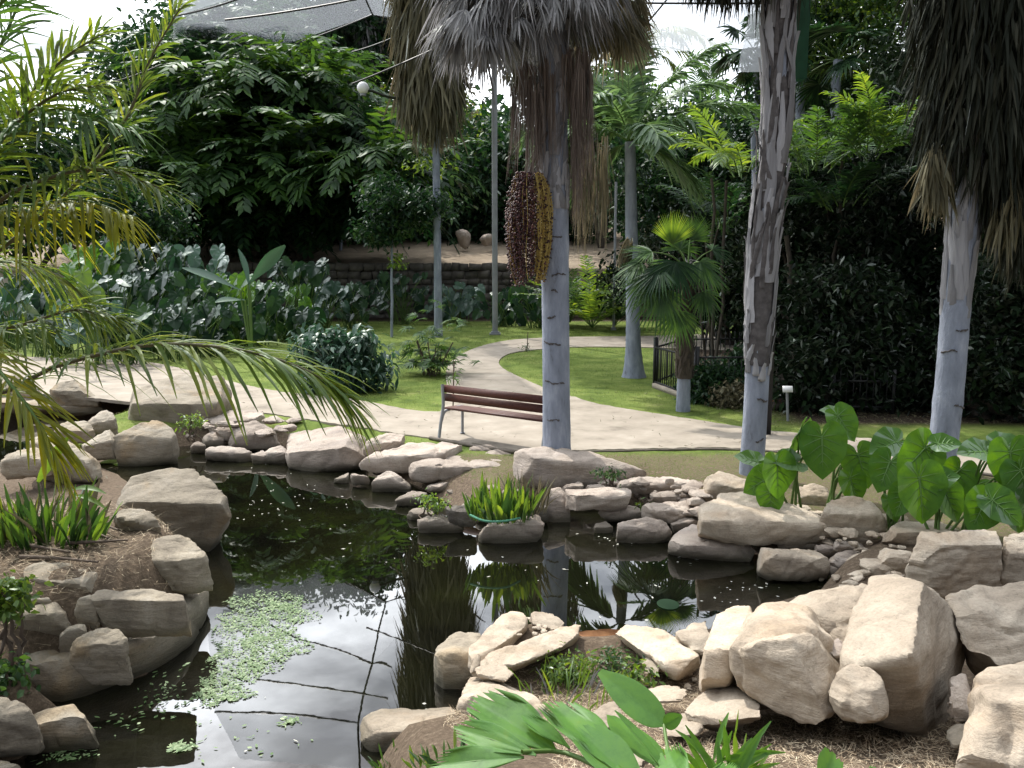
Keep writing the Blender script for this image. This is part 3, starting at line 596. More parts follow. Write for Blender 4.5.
rock('cracked slab overhanging the dark gap in the far bank', [(559,490),(600,488),(634,489),(637,498),(610,505),(586,511),(573,511),(566,499)], [(562,494),(575,505),(600,500),(634,496)], -.13, 'rock_far', .05, .9, .8, 34, name=F_)
rock('broken flat stone right under the cracked overhanging slab', [(598,507),(620,503),(650,510),(648,518),(612,520),(600,515)], [(600,511),(647,513)], -.28, 'rock_far', .1, .5, 1., 26, name=F_)
rock('sunken flat stone left of the roundish grey boulder', [(592,524),(606,521),(614,527),(608,534),(594,533)], [(594,527),(612,528)], WZ, 'rock_far', .1, .35, .8, 18, name=S_)
rock('roundish grey faceted boulder at the middle of the far waterline', [(612,527),(622,519),(640,515),(665,519),(673,532),(668,541),(645,547),(625,542)], [(614,530),(640,527),(668,532)], WZ - .03, 'rock_far', .5, .5, .8, 32)
rock('low wet slab dipping into the water under the big cream slab', [(669,541),(683,528),(698,522),(725,534),(759,549),(761,566),(725,559),(695,553),(672,547)], [(671,543),(695,545),(725,551),(760,560)], WZ - .03, 'rock_far', .05, 1., .5, 36, name=F_)
rock('big cream slab resting on smaller stones of the far bank', [(700,505),(720,494),(755,490),(785,504),(815,516),(838,521),(841,529),(820,540),(800,546),(755,544),(720,539),(703,530),(699,515)], [(701,520),(712,524),(745,528),(785,535),(822,526),(840,524)], -.13, 'rock_near', .1, 1.0, .6, 46, name=F_)
rock('sloping cream boulder just behind the big cream slab', [(704,472),(712,468),(730,474),(755,483),(775,492),(782,503),(750,499),(720,498),(706,497)], [(706,485),(740,488),(779,499)], -.05, 'rock_near', .3, .6, .7, 32)
rock('white wedge slab below the right end of the big cream slab', [(759,547),(790,548),(815,549),(832,560),(827,571),(795,581),(780,578),(762,560)], [(761,552),(782,570),(800,568),(830,563)], -.3, 'rock_near', .05, .6, .7, 32, name=F_)
rock('thin shelf slab directly under the big cream slab', [(770,543),(800,542),(838,537),(840,545),(815,550),(780,549)], [(772,546),(812,547),(838,542)], -.22, 'rock_near', .0, .5, .7, 24, name=F_)
rock('long low stone at the grass edge right of the longest boulder', [(625,481),(655,474),(702,480),(704,490),(665,490),(637,491)], [(627,485),(665,484),(702,486)], -.1, 'rock_far', .1, .5, .9, 28, name=F_)
rock('layered slab in front of the long low grass edge stone', [(645,492),(700,489),(705,497),(692,506),(650,502)], [(647,497),(702,496)], -.15, 'rock_far', .1, .5, 1., 28, name=F_)
rock('weathered cracked ledge between the layered slab and roundish boulder', [(640,504),(665,499),(690,502),(701,511),(686,524),(660,520),(644,512)], [(643,509),(670,512),(698,514)], -.24, 'rock_far', .15, .6, 1.1, 30, name=F_)
rock('small angular stone at the left side of the low wet slab', [(668,524),(684,516),(699,517),(694,524),(680,531)], [(671,525),(697,520)], -.28, 'rock_far', .1, .3, .9, 18, name=S_)
rock('grey squarish stone in the row below the longest boulder', [(612,482),(632,477),(660,478),(660,486),(640,492),(616,491)], [(614,486),(658,483)], -.12, 'rock_far', .1, .35, .9, 22, name=S_)
rock('stubby stone, leftmost in the row below the longest boulder', [(560,485),(582,481),(584,490),(562,492)], [(561,488),(583,486)], -.13, 'rock_far', .1, .3, .9, 18, name=S_)
rock('middle stone in the row below the longest boulder', [(585,485),(610,482),(611,490),(588,491)], [(586,488),(610,486)], -.13, 'rock_far', .1, .3, .9, 18, name=S_)
rock('squat stone on the flat grey slab left of the longest boulder', [(468,446),(490,443),(500,448),(497,455),(470,454)], [(469,450),(498,450)], -.05, 'rock_far', .2, .35, 1, 20, name=S_)
rock('low stone touching the left end of the longest boulder', [(482,452),(498,449),(513,453),(512,461),(486,460)], [(484,456),(511,456)], -.08, 'rock_far', .2, .35, 1, 20, name=S_)
# right side of the far bank
rock('grey split stone under the hanging heart shaped leaves', [(795,486),(812,483),(834,489),(831,505),(812,513)], [(797,494),(814,496),(831,497)], -.1, 'rock_near', .3, .5, .9, 26)
rock('large rounded boulder with a diagonal crack below the big leaves', [(812,512),(834,499),(854,495),(879,501),(887,517),(884,532),(869,545),(849,538),(832,522)], [(816,514),(845,513),(884,516)], -.12, 'rock_near', .5, .6, .7, 34)
rock('flat block below the big hanging heart leaf', [(884,530),(902,521),(934,520),(962,530),(940,534),(916,547),(888,539)], [(886,533),(916,535),(958,532)], -.0, 'rock_near', .0, .7, .6, 26, name=F_)
rock('tall cream boulder with a chipped face right of the flat block', [(911,547),(922,531),(959,529),(1002,531),(1015,542),(1010,562),(1000,580),(975,598),(950,600),(921,580)], [(914,552),(935,545),(965,560),(990,558),(1012,545)], .02, 'rock_near', .35, .7, .8, 44)
rock('cream boulder at the right picture edge under the dark leaves', [(1003,535),(1030,529),(1070,540),(1070,585),(1030,590),(1004,578)], [(1006,552),(1036,556),(1068,560)], .1, 'rock_near', .4, .6, .8, 30)
rock('small pale boulder left of the tall chipped cream boulder', [(879,553),(889,544),(912,548),(926,582),(905,585),(884,570)], [(881,558),(900,558),(922,572)], -.1, 'rock_near', .4, .4, .9, 26)
rock('grey flat stone in the rubble below the rounded boulder', [(829,553),(859,549),(872,562),(869,571),(841,569)], [(831,558),(868,565)], -.22, 'rock_far', .1, .4, .9, 24, name=F_)
rock('small grey stone right of the thin shelf slab', [(814,545),(834,543),(838,552),(822,555)], [(816,549),(836,548)], -.18, 'rock_far', .1, .3, .9, 18, name=S_)
rock('leaning plate stone below the diagonally cracked boulder', [(832,541),(852,538),(868,548),(866,553),(846,549)], [(834,544),(866,550)], -.12, 'rock_far', .1, .35, .9, 20, name=S_)
rock('slim grey stone by the yellow green water lettuce', [(828,565),(850,568),(846,576),(830,574)], [(830,568),(848,571)], -.28, 'rock_far', .1, .3, .9, 16, name=S_)
N_ = 'rock_near'
# near bank, right: explicit corner points (pixel, distance)
hp('biggest boulder, sharp white face peaked above its grey right side', [(868,577,4.95),(892,573,5.0),(924,582,4.6),(852,612,4.6),(845,646,4.3),(842,668,4.12),(878,662,4.0),(912,653,3.92),(949,606,5.0),(970,634,5.15),(967,650,5.15),(954,672,5.0),(948,735,4.7),(927,742,4.35),(886,722,4.2),(850,716,4.35),(890,576,5.4),(950,620,5.6),(948,735,5.0),(850,716,5.0)], rough=.35, res=76, cuts=0)
hp('notched grey block leaning on the front of the biggest boulder', [(828,686,4.05),(840,668,4.05),(850,661,4.1),(878,668,3.95),(887,716,3.83),(864,723,3.8),(846,722,3.85),(829,700,3.95),(835,680,4.4),(880,668,4.4),(880,716,4.3),(840,716,4.3)], rough=.7, res=40)
hp('rugged boulder with an orange shaded base left of the biggest one', [(725,662,4.3),(743,625,4.6),(759,608,4.8),(783,605,4.85),(810,611,4.8),(831,638,4.6),(845,672,4.4),(833,715,4.05),(812,726,3.98),(786,716,4.0),(749,693,4.15),(733,681,4.2),(770,660,4.05),(800,650,4.05),(760,610,5.3),(820,620,5.3),(830,700,5.0),(750,700,5.0)], rough=.8, res=64, cuts=9)
hp('white block with a square orange shadowed face behind the rugged boulder', [(700,692,4.5),(704,648,4.6),(708,628,4.9),(716,614,5.1),(756,606,5.3),(750,640,4.6),(728,684,4.45),(704,650,4.55),(727,648,4.5),(740,606,5.6),(700,690,5.3),(735,690,5.3)], rough=.5, res=40)
hp('broad white boulder rising behind the rugged boulder', [(786,606,5.3),(812,594,5.5),(850,587,5.4),(872,584,5.3),(864,606,5.0),(850,645,4.7),(832,645,4.7),(815,612,4.9),(800,600,6.0),(860,588,6.0),(860,680,5.5),(800,660,5.5)], rough=.8, res=40)
hp('long pale boulder at the right edge behind the biggest boulder', [(944,600,5.0),(975,585,5.2),(1024,582,5.3),(1075,592,5.2),(1070,660,4.7),(1004,664,4.6),(968,646,4.65),(954,618,4.8),(990,600,5.8),(1060,600,5.8),(1060,690,5.4),(980,690,5.4)], rough=.8, res=50)
hp('large brown sandstone block filling the bottom right corner', [(972,674,3.9),(1000,664,4.1),(1060,655,4.2),(1120,670,4.1),(1120,830,3.3),(1010,830,3.25),(966,800,3.35),(968,730,3.6),(990,700,3.6),(1060,700,3.55),(1100,690,4.6),(985,680,4.5),(985,800,4.2)], rough=.9, res=60)
hp('dark rounded stone in the gap beside the corner sandstone block', [(948,678,4.3),(965,672,4.35),(974,697,4.2),(974,722,4.05),(955,726,4.0),(946,700,4.1),(960,690,4.7),(965,720,4.6)], 'rock_far', .7, 26)
hp('small brown stone at the left foot of the corner sandstone block', [(948,728,4.0),(960,720,4.05),(972,722,4.0),(970,745,3.75),(955,752,3.75),(944,740,3.85),(960,730,4.2)], 'rock_left', 1., 20, S_)
hp('flat pale rock with an orange shaded end at the centre right waterline', [(612,634,6.0),(624,624,6.25),(653,625,6.4),(700,651,5.9),(703,668,5.6),(672,682,5.35),(650,668,5.6),(635,648,5.9),(665,662,5.45),(700,655,5.5),(640,645,6.4),(690,685,5.9)], rough=.7, res=44)
hp('rough small boulder behind the white block at the waterline', [(674,634,5.9),(690,624,6.1),(708,617,6.2),(712,640,5.8),(704,658,5.6),(690,650,5.7),(695,635,6.4),(700,660,6.2)], rough=1., res=26)
hp('yellowish slab sloping out of the mulch below the rugged boulder', [(672,716,4.35),(708,686,4.7),(728,678,4.75),(748,688,4.6),(768,716,4.1),(740,720,4.1),(706,724,4.15),(730,700,4.9),(740,730,4.4),(700,730,4.4)], rough=.6, res=34, name=F_)
hp('small chipped stone wedged left of the biggest boulder peak', [(829,642,4.55),(838,636,4.6),(846,644,4.5),(845,658,4.4),(836,660,4.4),(830,652,4.45),(840,650,4.7)], 'rock_far', 1., 18, S_)
# small promontory in the middle
hp('brown square shouldered boulder at the water on the promontory', [(433,654,5.85),(440,642,6.1),(456,633,6.25),(480,634,6.2),(484,655,5.85),(482,674,5.75),(470,690,5.72),(442,692,5.72),(434,680,5.75),(452,652,5.75),(450,640,6.5),(480,640,6.5),(475,690,6.3),(440,690,6.3)], 'rock_left', .6, 40)
hp('long sunlit stone slanting up from the brown shouldered boulder', [(458,656,5.6),(480,636,5.95),(512,608,6.35),(529,607,6.4),(532,618,6.25),(524,628,6.0),(506,642,5.8),(490,654,5.6),(472,668,5.5),(505,625,6.0),(520,650,6.4),(480,685,5.8),(528,640,6.4)], N_, .5, 40)
hp('long curved pale stone with sharp back edge on the promontory', [(468,666,5.45),(490,653,5.55),(530,638,5.8),(572,624,6.15),(581,624,6.15),(579,634,5.95),(565,646,5.75),(533,660,5.5),(498,670,5.35),(477,675,5.35),(520,665,5.9),(575,645,6.2),(480,690,5.7)], N_, .5, 44)
hp('small bright stone at the peak of the promontory', [(529,612,6.45),(549,611,6.55),(567,624,6.3),(557,631,6.1),(533,624,6.15),(548,640,6.6)], N_, .9, 22, S_)
hp('small flat stone lying between the promontory boulders', [(474,668,5.3),(501,661,5.4),(515,673,5.2),(506,681,5.1),(477,676,5.15),(495,688,5.4)], N_, .8, 24, S_)
hp('narrow upright chip of stone beside the brown shouldered boulder', [(469,672,5.3),(474,655,5.4),(481,652,5.4),(480,668,5.3),(472,676,5.25),(478,672,5.45)], N_, .8, 16, S_)
hp('rounded pitted boulder behind the glossy ribbed leaves', [(451,700,5.0),(458,682,5.2),(469,672,5.35),(493,676,5.3),(527,690,5.1),(545,707,4.85),(540,735,4.75),(512,740,4.75),(461,738,4.85),(453,718,4.9),(475,695,4.9),(480,700,5.6),(530,730,5.4),(460,735,5.4)], N_, .8, 46)
hp('long flat pale slab lying on the water left of the pitted boulder', [(354,723,5.05),(370,710,5.3),(391,709,5.3),(453,704,5.3),(462,724,5.05),(462,740,5.0),(430,744,4.98),(400,750,4.95),(383,756,4.93),(370,757,4.93),(359,741,4.97),(380,733,4.93),(440,728,4.95),(440,735,5.4),(380,740,5.4)], N_, .5, 46, F_)
hp('white cracked stone seen between the ribbed leaves and round leaf', [(588,716,4.6),(610,696,4.85),(620,700,4.85),(624,726,4.4),(596,730,4.35),(610,725,4.7)], N_, .7, 26)
hp('thin shaded shard of stone next to the dry brown spathe', [(640,648,5.8),(652,645,5.9),(664,668,5.5),(655,680,5.3),(640,668,5.45),(655,670,5.8)], 'rock_left', .9, 20, S_)
hp('low cream slab lying in the mulch right of the round leaf', [(655,720,4.4),(690,712,4.5),(712,722,4.3),(700,736,4.1),(662,738,4.1),(680,735,4.4)], N_, .6, 24, F_)
hp('flat pale stone left of the yellowish sloping slab', [(640,690,5.0),(668,682,5.1),(690,690,4.9),(684,702,4.7),(652,704,4.7),(665,700,5.0)], N_, .7, 22, F_)
hp('cream stone poking out under the round leaf', [(600,745,4.0),(630,736,4.1),(648,750,3.9),(640,775,3.6),(606,775,3.6),(625,770,4.0)], N_, .7, 26, S_)
# rubble filling the gaps
def rubble(label, n, region, zoff, size, m, group, flat=.45, name='small_stone', seeds=5):
    """one kind of small stones wedged between the boulders: a few shapes, copied"""
    protos = []
    x0, y0, x1, y1 = region
    for k in range(n):
        px, py = rng.uniform(x0, x1), rng.uniform(y0, y1); p = PZ(px, py, WZ + .1)
        z = gh(p[0], p[1])
        if z < WZ - .02: continue
        p = PZ(px, py, z)
        if len(protos) < seeds:
            s = size * rng.uniform(.7, 1.3); pts = rng.normal(0, 1, (10, 3)); pts = nrm(pts) * [s, s * .8, s * flat]
            o = hull_rock(label, pts + np.array([p[0], p[1], z + zoff]), m, 1., 11 if size < .1 else 18, group, name); protos.append(o)
        else:
            o = random.choice(protos).copy(); C.objects.link(o); o.location = (p[0], p[1], z + zoff - size * flat * .9)
            o.rotation_euler = (0, 0, rng.uniform(0, 6.28)); f = rng.uniform(.6, 1.5); o.scale = (f, f, f)
rubble('small grey rubble stone wedged between slabs of the far bank', 110, (560, 484, 700, 524), .02, .07, 'rock_far', 'small rubble stones of the far bank')
rubble('small rubble stone between the sunlit slab and inlet', 34, (345, 462, 440, 520), .02, .06, 'rock_far', 'small stones on the left half of the far bank')
rubble('small pale rubble stone beside the cracked rounded boulder', 80, (760, 530, 905, 590), .02, .06, 'rock_near', 'small pale stones right of the cream slab')
rubble('small stone chip lying in the straw mulch near the boulders', 46, (600, 672, 780, 735), .015, .03, 'rock_near', 'stone chips in the mulch')
rubble('small stone in the bed of the pebbly inlet', 30, (185, 425, 300, 462), .02, .05, 'rock_far', 'small stones by the inlet')
rubble('flat broken chip heaped between the long promontory stones', 34, (508, 628, 556, 648), .1, .04, 'rock_near', 'broken chips on the promontory')
FB = 'flat filler stones of the far bank'
rubble('flat weathered stone packed between the larger slabs of the far bank', 26, (420, 486, 560, 512), .03, .17, 'rock_far', FB, .32, 'flat_stone', 8)
rubble('flat weathered stone packed behind the roundish grey boulder', 34, (590, 484, 705, 520), .03, .17, 'rock_far', 'flat filler stones behind the roundish boulder', .3, 'flat_stone', 8)
rubble('flat weathered stone packed under the sunlit slab row', 26, (300, 462, 430, 500), .03, .17, 'rock_far', 'flat filler stones under the sunlit slab row', .32, 'flat_stone', 8)
rubble('flat pale stone packed beside the cracked rounded boulder', 26, (780, 500, 900, 575), .03, .16, 'rock_near', 'flat filler stones beside the cracked boulder', .32, 'flat_stone', 8)
rubble('flat grey stone packed around the inlet', 22, (185, 415, 300, 455), .03, .17, 'rock_far', 'flat filler stones around the inlet', .32, 'flat_stone', 8)
# ------------------------------------------------------------------ the three big fan palms with whitish trunks
def trunk_pts(base, top, n=24): return np.array([base * (1 - t) + top * t for t in np.linspace(0, 1, n)])
def ringed(pts, r0, r1, flare=.25, n=60, seg=20, ring=.35):
    P = resample(pts, n); s = np.linspace(0, 1, n); r = r0 + (r1 - r0) * s + r0 * flare * np.exp(-s * 14)
    z = P[:, 2] - P[0, 2]; ph = (z / ring) % 1; r = r * (1 + .05 * np.exp(-((ph - .5) / .09) ** 2)) * (1 + rng.normal(0, .006, n))
    return tube(P, r, seg)
def scars(g, pts, r, zs, frac=.7):
    """dark ragged scars part of the way round the trunk"""
    P = resample(pts, 200)
    for z in zs:
        k = int(np.argmin(abs(P[:, 2] - z))); c = P[k]; a0 = rng.uniform(-3.1, -1.6); n = 12; span = rng.uniform(1.4, 3.2) * frac
        a = np.linspace(a0, a0 + span, n); rr = r * 1.03
        Q = np.stack([c[0] + rr * np.cos(a), c[1] + rr * np.sin(a), np.full(n, z) + np.cumsum(rng.normal(0, .008, n))], 1)
        g.add(*tube(Q, np.abs(rng.normal(.006, .004, n)) + .003, 5))
def boots(g, pts, r, z0, z1, n, lw=(.3, .9), ww=(.07, .17)):
    """old leaf bases, long plates lying against the trunk and curling away at the tip"""
    P = resample(pts, 300)
    for _ in range(n):
        z = rng.uniform(z0, z1); k = int(np.argmin(abs(P[:, 2] - z))); Lp = rng.uniform(*lw); w = rng.uniform(*ww); a = rng.uniform(0, 2 * math.pi); tw = rng.normal(0, .5)
        m = 9; t = np.linspace(0, 1, m); kk = np.clip(k + (t * Lp / (P[-1, 2] - P[0, 2]) * 299).astype(int), 0, 299); c = P[kk]
        aa = a + tw * t; ro = r * (1.03 + .1 * rng.random()) + .10 * r * np.sin(t * 3) + rng.uniform(0, .07) * t ** 5
        wd = w * (1 - .75 * t ** 2) / r / 2; cols = []
        for q in (-1, -.35, .35, 1):
            b = aa + q * wd; rq = ro - .02 * abs(q)
            cols.append(np.stack([c[:, 0] + rq * np.cos(b), c[:, 1] + rq * np.sin(b), c[:, 2]], 1))
        V = np.stack(cols, 1).reshape(-1, 3) + rng.normal(0, .004, (m * 4, 3)); i = np.arange(m - 1)[:, None] * 4; j = np.arange(3)[None]
        g.add(V, np.stack([i + j, i + j + 1, i + j + 5, i + j + 4], -1).reshape(-1, 4))
def hang(g, c, r, n, ln=(.4, .9), w=(.02, .05), out=.25, top=.3, kind='strap', lean=(0, 0), seg=3):
    """dead leaf tips hanging down over the surface and inside of an ellipsoid"""
    c = np.asarray(c, float); r = np.asarray(r, float); u = rdir(n); q = rng.uniform(0, 1, n) ** .25
    B = c + u * r * q[:, None]; h = u.copy(); h[:, 2] = 0
    D = nrm(h * out + np.array([lean[0], lean[1], -1.]) + rng.normal(0, .16, (n, 3)))
    N = nrm(h + rng.normal(0, .5, (n, 3)))
    g.add(*blades(B, D, N, rng.uniform(*ln, n), rng.uniform(*w, n), rng.uniform(0, .25, n), seg, kind, .2))
def px3(px, py, Y): return PY(px, py, Y)

# --- palm A: behind the bench
bA = PZ(557, 463, 0); YA = bA[1]; topA = PY(553, 20, YA); t = thing('fan_palm', 'ringed grey palm beside the bench with hanging fruit cluster and dead frond skirt', 'palm tree', bA, 'tall skirted fan palms')
hiA = topA + (topA - bA) / (topA[2] - bA[2]) * 5.2
ptsA = trunk_pts(bA - [0, 0, .1], hiA, 30)
g = G(); g.add(*ringed(ptsA, .18, .165, .06)); part(g, 'trunk', M['bark'], t, True)
for z in (.62, 1.15, 1.62, 1.95, 2.28, 2.5, 2.75, 3.02): g = G(); scars(g, ptsA, .178, [z + rng.normal(0, .03)], rng.uniform(.25, .8)); part(g, 'leaf_scar', M['scar'], t)
g = G(); zz = lambda py: PY(555, py, YA)[2]
boots(g, ptsA, .185, zz(215), zz(20), 110, (.25, .6), (.06, .14)); part(g, 'leaf_base', M['bark_boot'], t)
# brown hanging flower strands
g = G()
for cx, w_, y0, y1, n in ((537, 15, 70, 185, 420), (578, 12, 60, 225, 320), (560, 30, 50, 130, 240), (589, 7, 62, 190, 80), (522, 9, 80, 165, 110)):
    pa = PY(cx, y0, YA); ln = (PY(cx, y0, YA)[2] - PY(cx, y1, YA)[2]); rw = w_ / FPX * YA
    for _ in range(n // 12):                      # loose tassels, a dozen threads each
        a0 = rng.uniform(0, 6.28); q0 = math.sqrt(rng.uniform(.05, 1)); c = pa + [rw * q0 * math.cos(a0), rw * q0 * math.sin(a0) - .2, rng.uniform(-.4, .1)]; m = 12; L0 = ln * rng.uniform(.5, 1.0); sw = rng.normal(0, .05, 2)
        g.add(*blades(c + rng.normal(0, .018, (m, 3)), np.stack([sw[0] + rng.normal(0, .03, m), sw[1] + rng.normal(0, .03, m), -np.ones(m)], 1), rng.normal(0, 1, (m, 3)) * [1, 1, .1], L0 * rng.uniform(.7, 1.05, m), .011, 0, 4, 'hair'))
part(g, 'flower_strand', M['fibre'], t)
g = G(); n = 260; a = rng.uniform(0, 6.28, n); pa = PY(592, 150, YA + .3); B = pa + np.stack([.2 * np.cos(a), .2 * np.sin(a), rng.uniform(-.5, .2, n)], 1)
g.add(*blades(B, np.stack([rng.normal(0, .06, n), rng.normal(0, .05, n), -np.ones(n)], 1), rng.normal(0, 1, (n, 3)), rng.uniform(.5, 1.0, n), .014, 0, 3, 'hair'))
part(g, 'flower_strand', M['dead_brown'], t)
# fruit cluster: a hanging cob of dark beads between yellow strands
fc = PY(529, 229, YA - .28); hw, hh = 22 / FPX * YA, 51 / FPX * YA
oct_v = np.array([[1, 0, 0], [-1, 0, 0], [0, 1, 0], [0, -1, 0], [0, 0, 1], [0, 0, -1.]]); oct_f = np.array([[0, 2, 4], [2, 1, 4], [1, 3, 4], [3, 0, 4], [2, 0, 5], [1, 2, 5], [3, 1, 5], [0, 3, 5]])
def beads(g, P, s):
    n = len(P); V = (P[:, None] + oct_v[None] * (s * rng.uniform(.55, 1.3, n))[:, None, None]).reshape(-1, 3); g.add(V, (np.arange(n)[:, None, None] * 6 + oct_f[None]).reshape(-1, 3))
def fstrand(a, R0, zend):
    s = np.linspace(0, 1, 34); z = hh * (1 - (1 + zend) * s); rad = hw * R0 * np.sin(np.pi * (.10 + .76 * s)) ** .5; w = .012 * np.sin(s * 9 + a * 5)
    return np.stack([fc[0] + rad * math.cos(a) + w, fc[1] + rad * math.sin(a) + w, fc[2] + z], 1)
g = G(); gy = G(); gyb = G()
for k in range(210):
    a = rng.uniform(0, 6.283); P = fstrand(a, rng.uniform(.45, 1.08) ** .6, rng.uniform(.55, 1.05)); yl = -1.15 < (a if a < 3.14 else a - 6.283) < .55
    keep = rng.random(len(P)) < (.35 if yl else .85); Q = P[keep] + rng.normal(0, .012, (int(keep.sum()), 3)); beads(g, Q, .0145)
    if yl or k % 4 == 0: gy.add(*tube(P[::3], .0055, 3))
    if yl: beads(gyb, P[rng.random(len(P)) < .7] + rng.normal(0, .012, 3), .010)
fr = part(g, 'fruit_cluster', M['fruit'], t)
for q in (gy, gyb): ys = part(q, 'yellow_strand', M['yellow_strand'], t, parent=fr); ys['kind'] = 'stuff'
g = G(); g.add(*tube(bez(PY(548, 130, YA - .1), PY(538, 150, YA - .3), fc + [0, 0, hh * 1.02], n=8), .02, 7)); part(g, 'stalk', M['fibre'], t, parent=fr)
# skirt of dead fans
g = G()
def hpx(g, cx, cy, rx, ry, n, dy=0, rz_=None, **k): hang(g, PY(cx, cy, YA + dy), (rx / FPX * YA, (rz_ or rx) / FPX * YA * .9, ry / FPX * YA), n, **k)
def deadfans(g, n, cx, cy, rx, ry, r=.62, dy=0., up=.1):
    """withered folded fans drooping from the crown, each arching outwards then down"""
    for _ in range(n):
        a = rng.uniform(0, 6.283); q = rng.uniform(.35, 1); c = PY(cx + rx * q * math.cos(a), cy + ry * rng.uniform(-1, 1), YA + dy + rx / FPX * YA * q * math.sin(a) * .9)
        h = np.array([math.cos(a), math.sin(a), 0]); fan(g, c, h * rng.uniform(.5, 1.1) + [0, 0, -.55 + up * rng.random()] + rng.normal(0, .15, 3), np.array([0, 0, 1.]) + h * .6 + rng.normal(0, .3, 3), r * rng.uniform(.6, 1.1), 15, rng.uniform(28, 62), .032, .65 + .3 * rng.random(), 4, .35)
deadfans(g, 140, 516, -20, 72, 40); deadfans(g, 40, 480, 18, 40, 26, .55, -.5); deadfans(g, 30, 570, -5, 60, 22, .5, -.3)
part(g, 'frond_skirt', M['dead'], t, label='silvery grey mop of dead fronds')
g = G(); #hpx(g, 434, -30, 38, 120, 3000, .9, ln=(.5, 1.), w=(.02, .04), out=.15); hpx(g, 428, 75, 28, 55, 900, .9, ln=(.4, .8), w=(.015, .035), out=.1)
g = G(); deadfans(g, 60, 606, 0, 34, 38, .6, .8); part(g, 'frond_skirt', M['dead_brown'], t)
g = G(); cz = bA[2]
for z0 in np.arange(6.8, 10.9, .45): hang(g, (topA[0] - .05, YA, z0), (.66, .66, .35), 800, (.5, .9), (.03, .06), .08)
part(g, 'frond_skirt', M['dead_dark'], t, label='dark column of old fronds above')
g = G(); gs = G()
for k in range(26):
    az = k * 2.4; el = rng.uniform(-.3, 1.3); P0 = np.array([hiA[0], hiA[1], hiA[2] - .2]); C1 = arc(P0, az, el, 1.3, .5, 6); gs.add(*tube(C1, .018, 5)); fan(g, C1[-1], C1[-1] - C1[-2], np.array([0, 0, 1.]) + .4 * rdir(1)[0], 1.1, 24)
cr_ = part(g, 'crown', M['leaf_mid'], t); part(gs, 'stalk', M['petiole'], t, parent=cr_)

# --- two more tall skirted palms standing farther back
def backpalm(label, px0, Y_, r, skirts, top_z):
    x_ = PY(px0, 300, Y_)[0]; b = np.array([x_, Y_, gh(x_, Y_)]); t = thing('tall_fan_palm', label, 'palm tree', b, 'tall skirted fan palms'); tp = np.array([x_, Y_, top_z])
    g = G(); g.add(*ringed(trunk_pts(b - [0, 0, .1], tp, 20), r, r * .9, .2, seg=14)); part(g, 'trunk', M['bark'], t, True)
    g = G()
    for cx, cz, rx_, rz_, n, ln in skirts: hang(g, (cx, Y_, cz), (rx_, rx_ * .9, rz_), n, (ln * .5, ln), (.05, .11), .1)
    part(g, 'frond_skirt', M['dead_brown'], t); g = G(); gs = G()
    for k in range(22):
        C1 = arc(tp, k * 2.4, rng.uniform(-.2, 1.3), 1.5, .5, 6); gs.add(*tube(C1, .03, 5)); fan(g, C1[-1], C1[-1] - C1[-2], np.array([0, 0, 1.]) + .4 * rdir(1)[0], 1.4, 22)
    cr_ = part(g, 'crown', M['leaf_mid'], t); part(gs, 'stalk', M['petiole'], t, parent=cr_)
xD = PY(433, 300, 30)[0]; zD = lambda py: PY(433, py, 30)[2]
backpalm('slim trunked palm with a brown green strip of dead fronds, left of the silvery mop', 438, 30, .13, [(xD, zD(75), 1.15, 1.6, 1500, 1.4), (xD + .1, zD(10), 1.3, 2.2, 2200, 1.6), (xD + .2, zD(-60), 1.7, 2.0, 2200, 1.6), (xD, zD(-120), 1.5, 1.6, 1500, 1.4)], zD(-160))
xE = PY(541, 300, 36)[0]; zE = lambda py: PY(541, py, 36)[2]
backpalm('tall palm hidden behind the silvery mop of the ringed palm', 547, 36, .25, [(xE, zE(c), 1.75, 1.2, 1500, 1.0) for c in (60, 20, -20, -60, -100, -140)], zE(-170))

# --- palm B: trunk wrapped in peeling leaf bases
bB = PZ(751, 474, .0); YB = bB[1]; topB = PY(779, 0, YB); t = thing('fan_palm', 'palm with shaggy peeling trunk rising beside the green steel mast', 'palm tree', bB, 'tall skirted fan palms')
hiB = topB + (topB - bB) / (topB[2] - bB[2]) * 4.0
ptsB = bez(bB - [0, 0, .1], PY(756, 400, YB), PY(763, 250, YB), PY(777, 120, YB), topB, hiB, n=40)
g = G(); g.add(*ringed(ptsB, .145, .155, .05, ring=.5)); part(g, 'trunk', M['bark'], t, True)
zb = lambda py: PY(760, py, YB)[2]
g = G(); g.add(*tube(np.array([q for q in resample(ptsB, 60) if q[2] > zb(372)]), .158, 14, .006)); part(g, 'inner_trunk', M['scar'], t, True)
g = G(); boots(g, ptsB, .172, zb(350), zb(-150), 92, (.5, 1.4), (.07, .2)); boots(g, ptsB, .155, zb(380), zb(330), 20, (.2, .5), (.05, .12)); part(g, 'leaf_base', M['bark_boot'], t, True)
g = G(); boots(g, ptsB, .182, zb(345), zb(-100), 46, (.3, 1.0), (.03, .09)); part(g, 'leaf_base', M['scar'], t, True, 'dark torn leaf bases')
for z in (440, 398): g = G(); scars(g, ptsB, .15, [zb(z)], .4); part(g, 'leaf_scar', M['scar'], t)
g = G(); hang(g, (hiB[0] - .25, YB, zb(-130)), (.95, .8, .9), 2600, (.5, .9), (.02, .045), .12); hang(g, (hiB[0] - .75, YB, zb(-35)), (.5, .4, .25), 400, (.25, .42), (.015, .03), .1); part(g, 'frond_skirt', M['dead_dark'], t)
g = G(); gs = G()
for k in range(20):
    C1 = arc(hiB, k * 2.4, rng.uniform(-.2, 1.3), 1.2, .5, 6); gs.add(*tube(C1, .018, 5)); fan(g, C1[-1], C1[-1] - C1[-2], np.array([0, 0, 1.]) + .4 * rdir(1)[0], 1.0, 24)
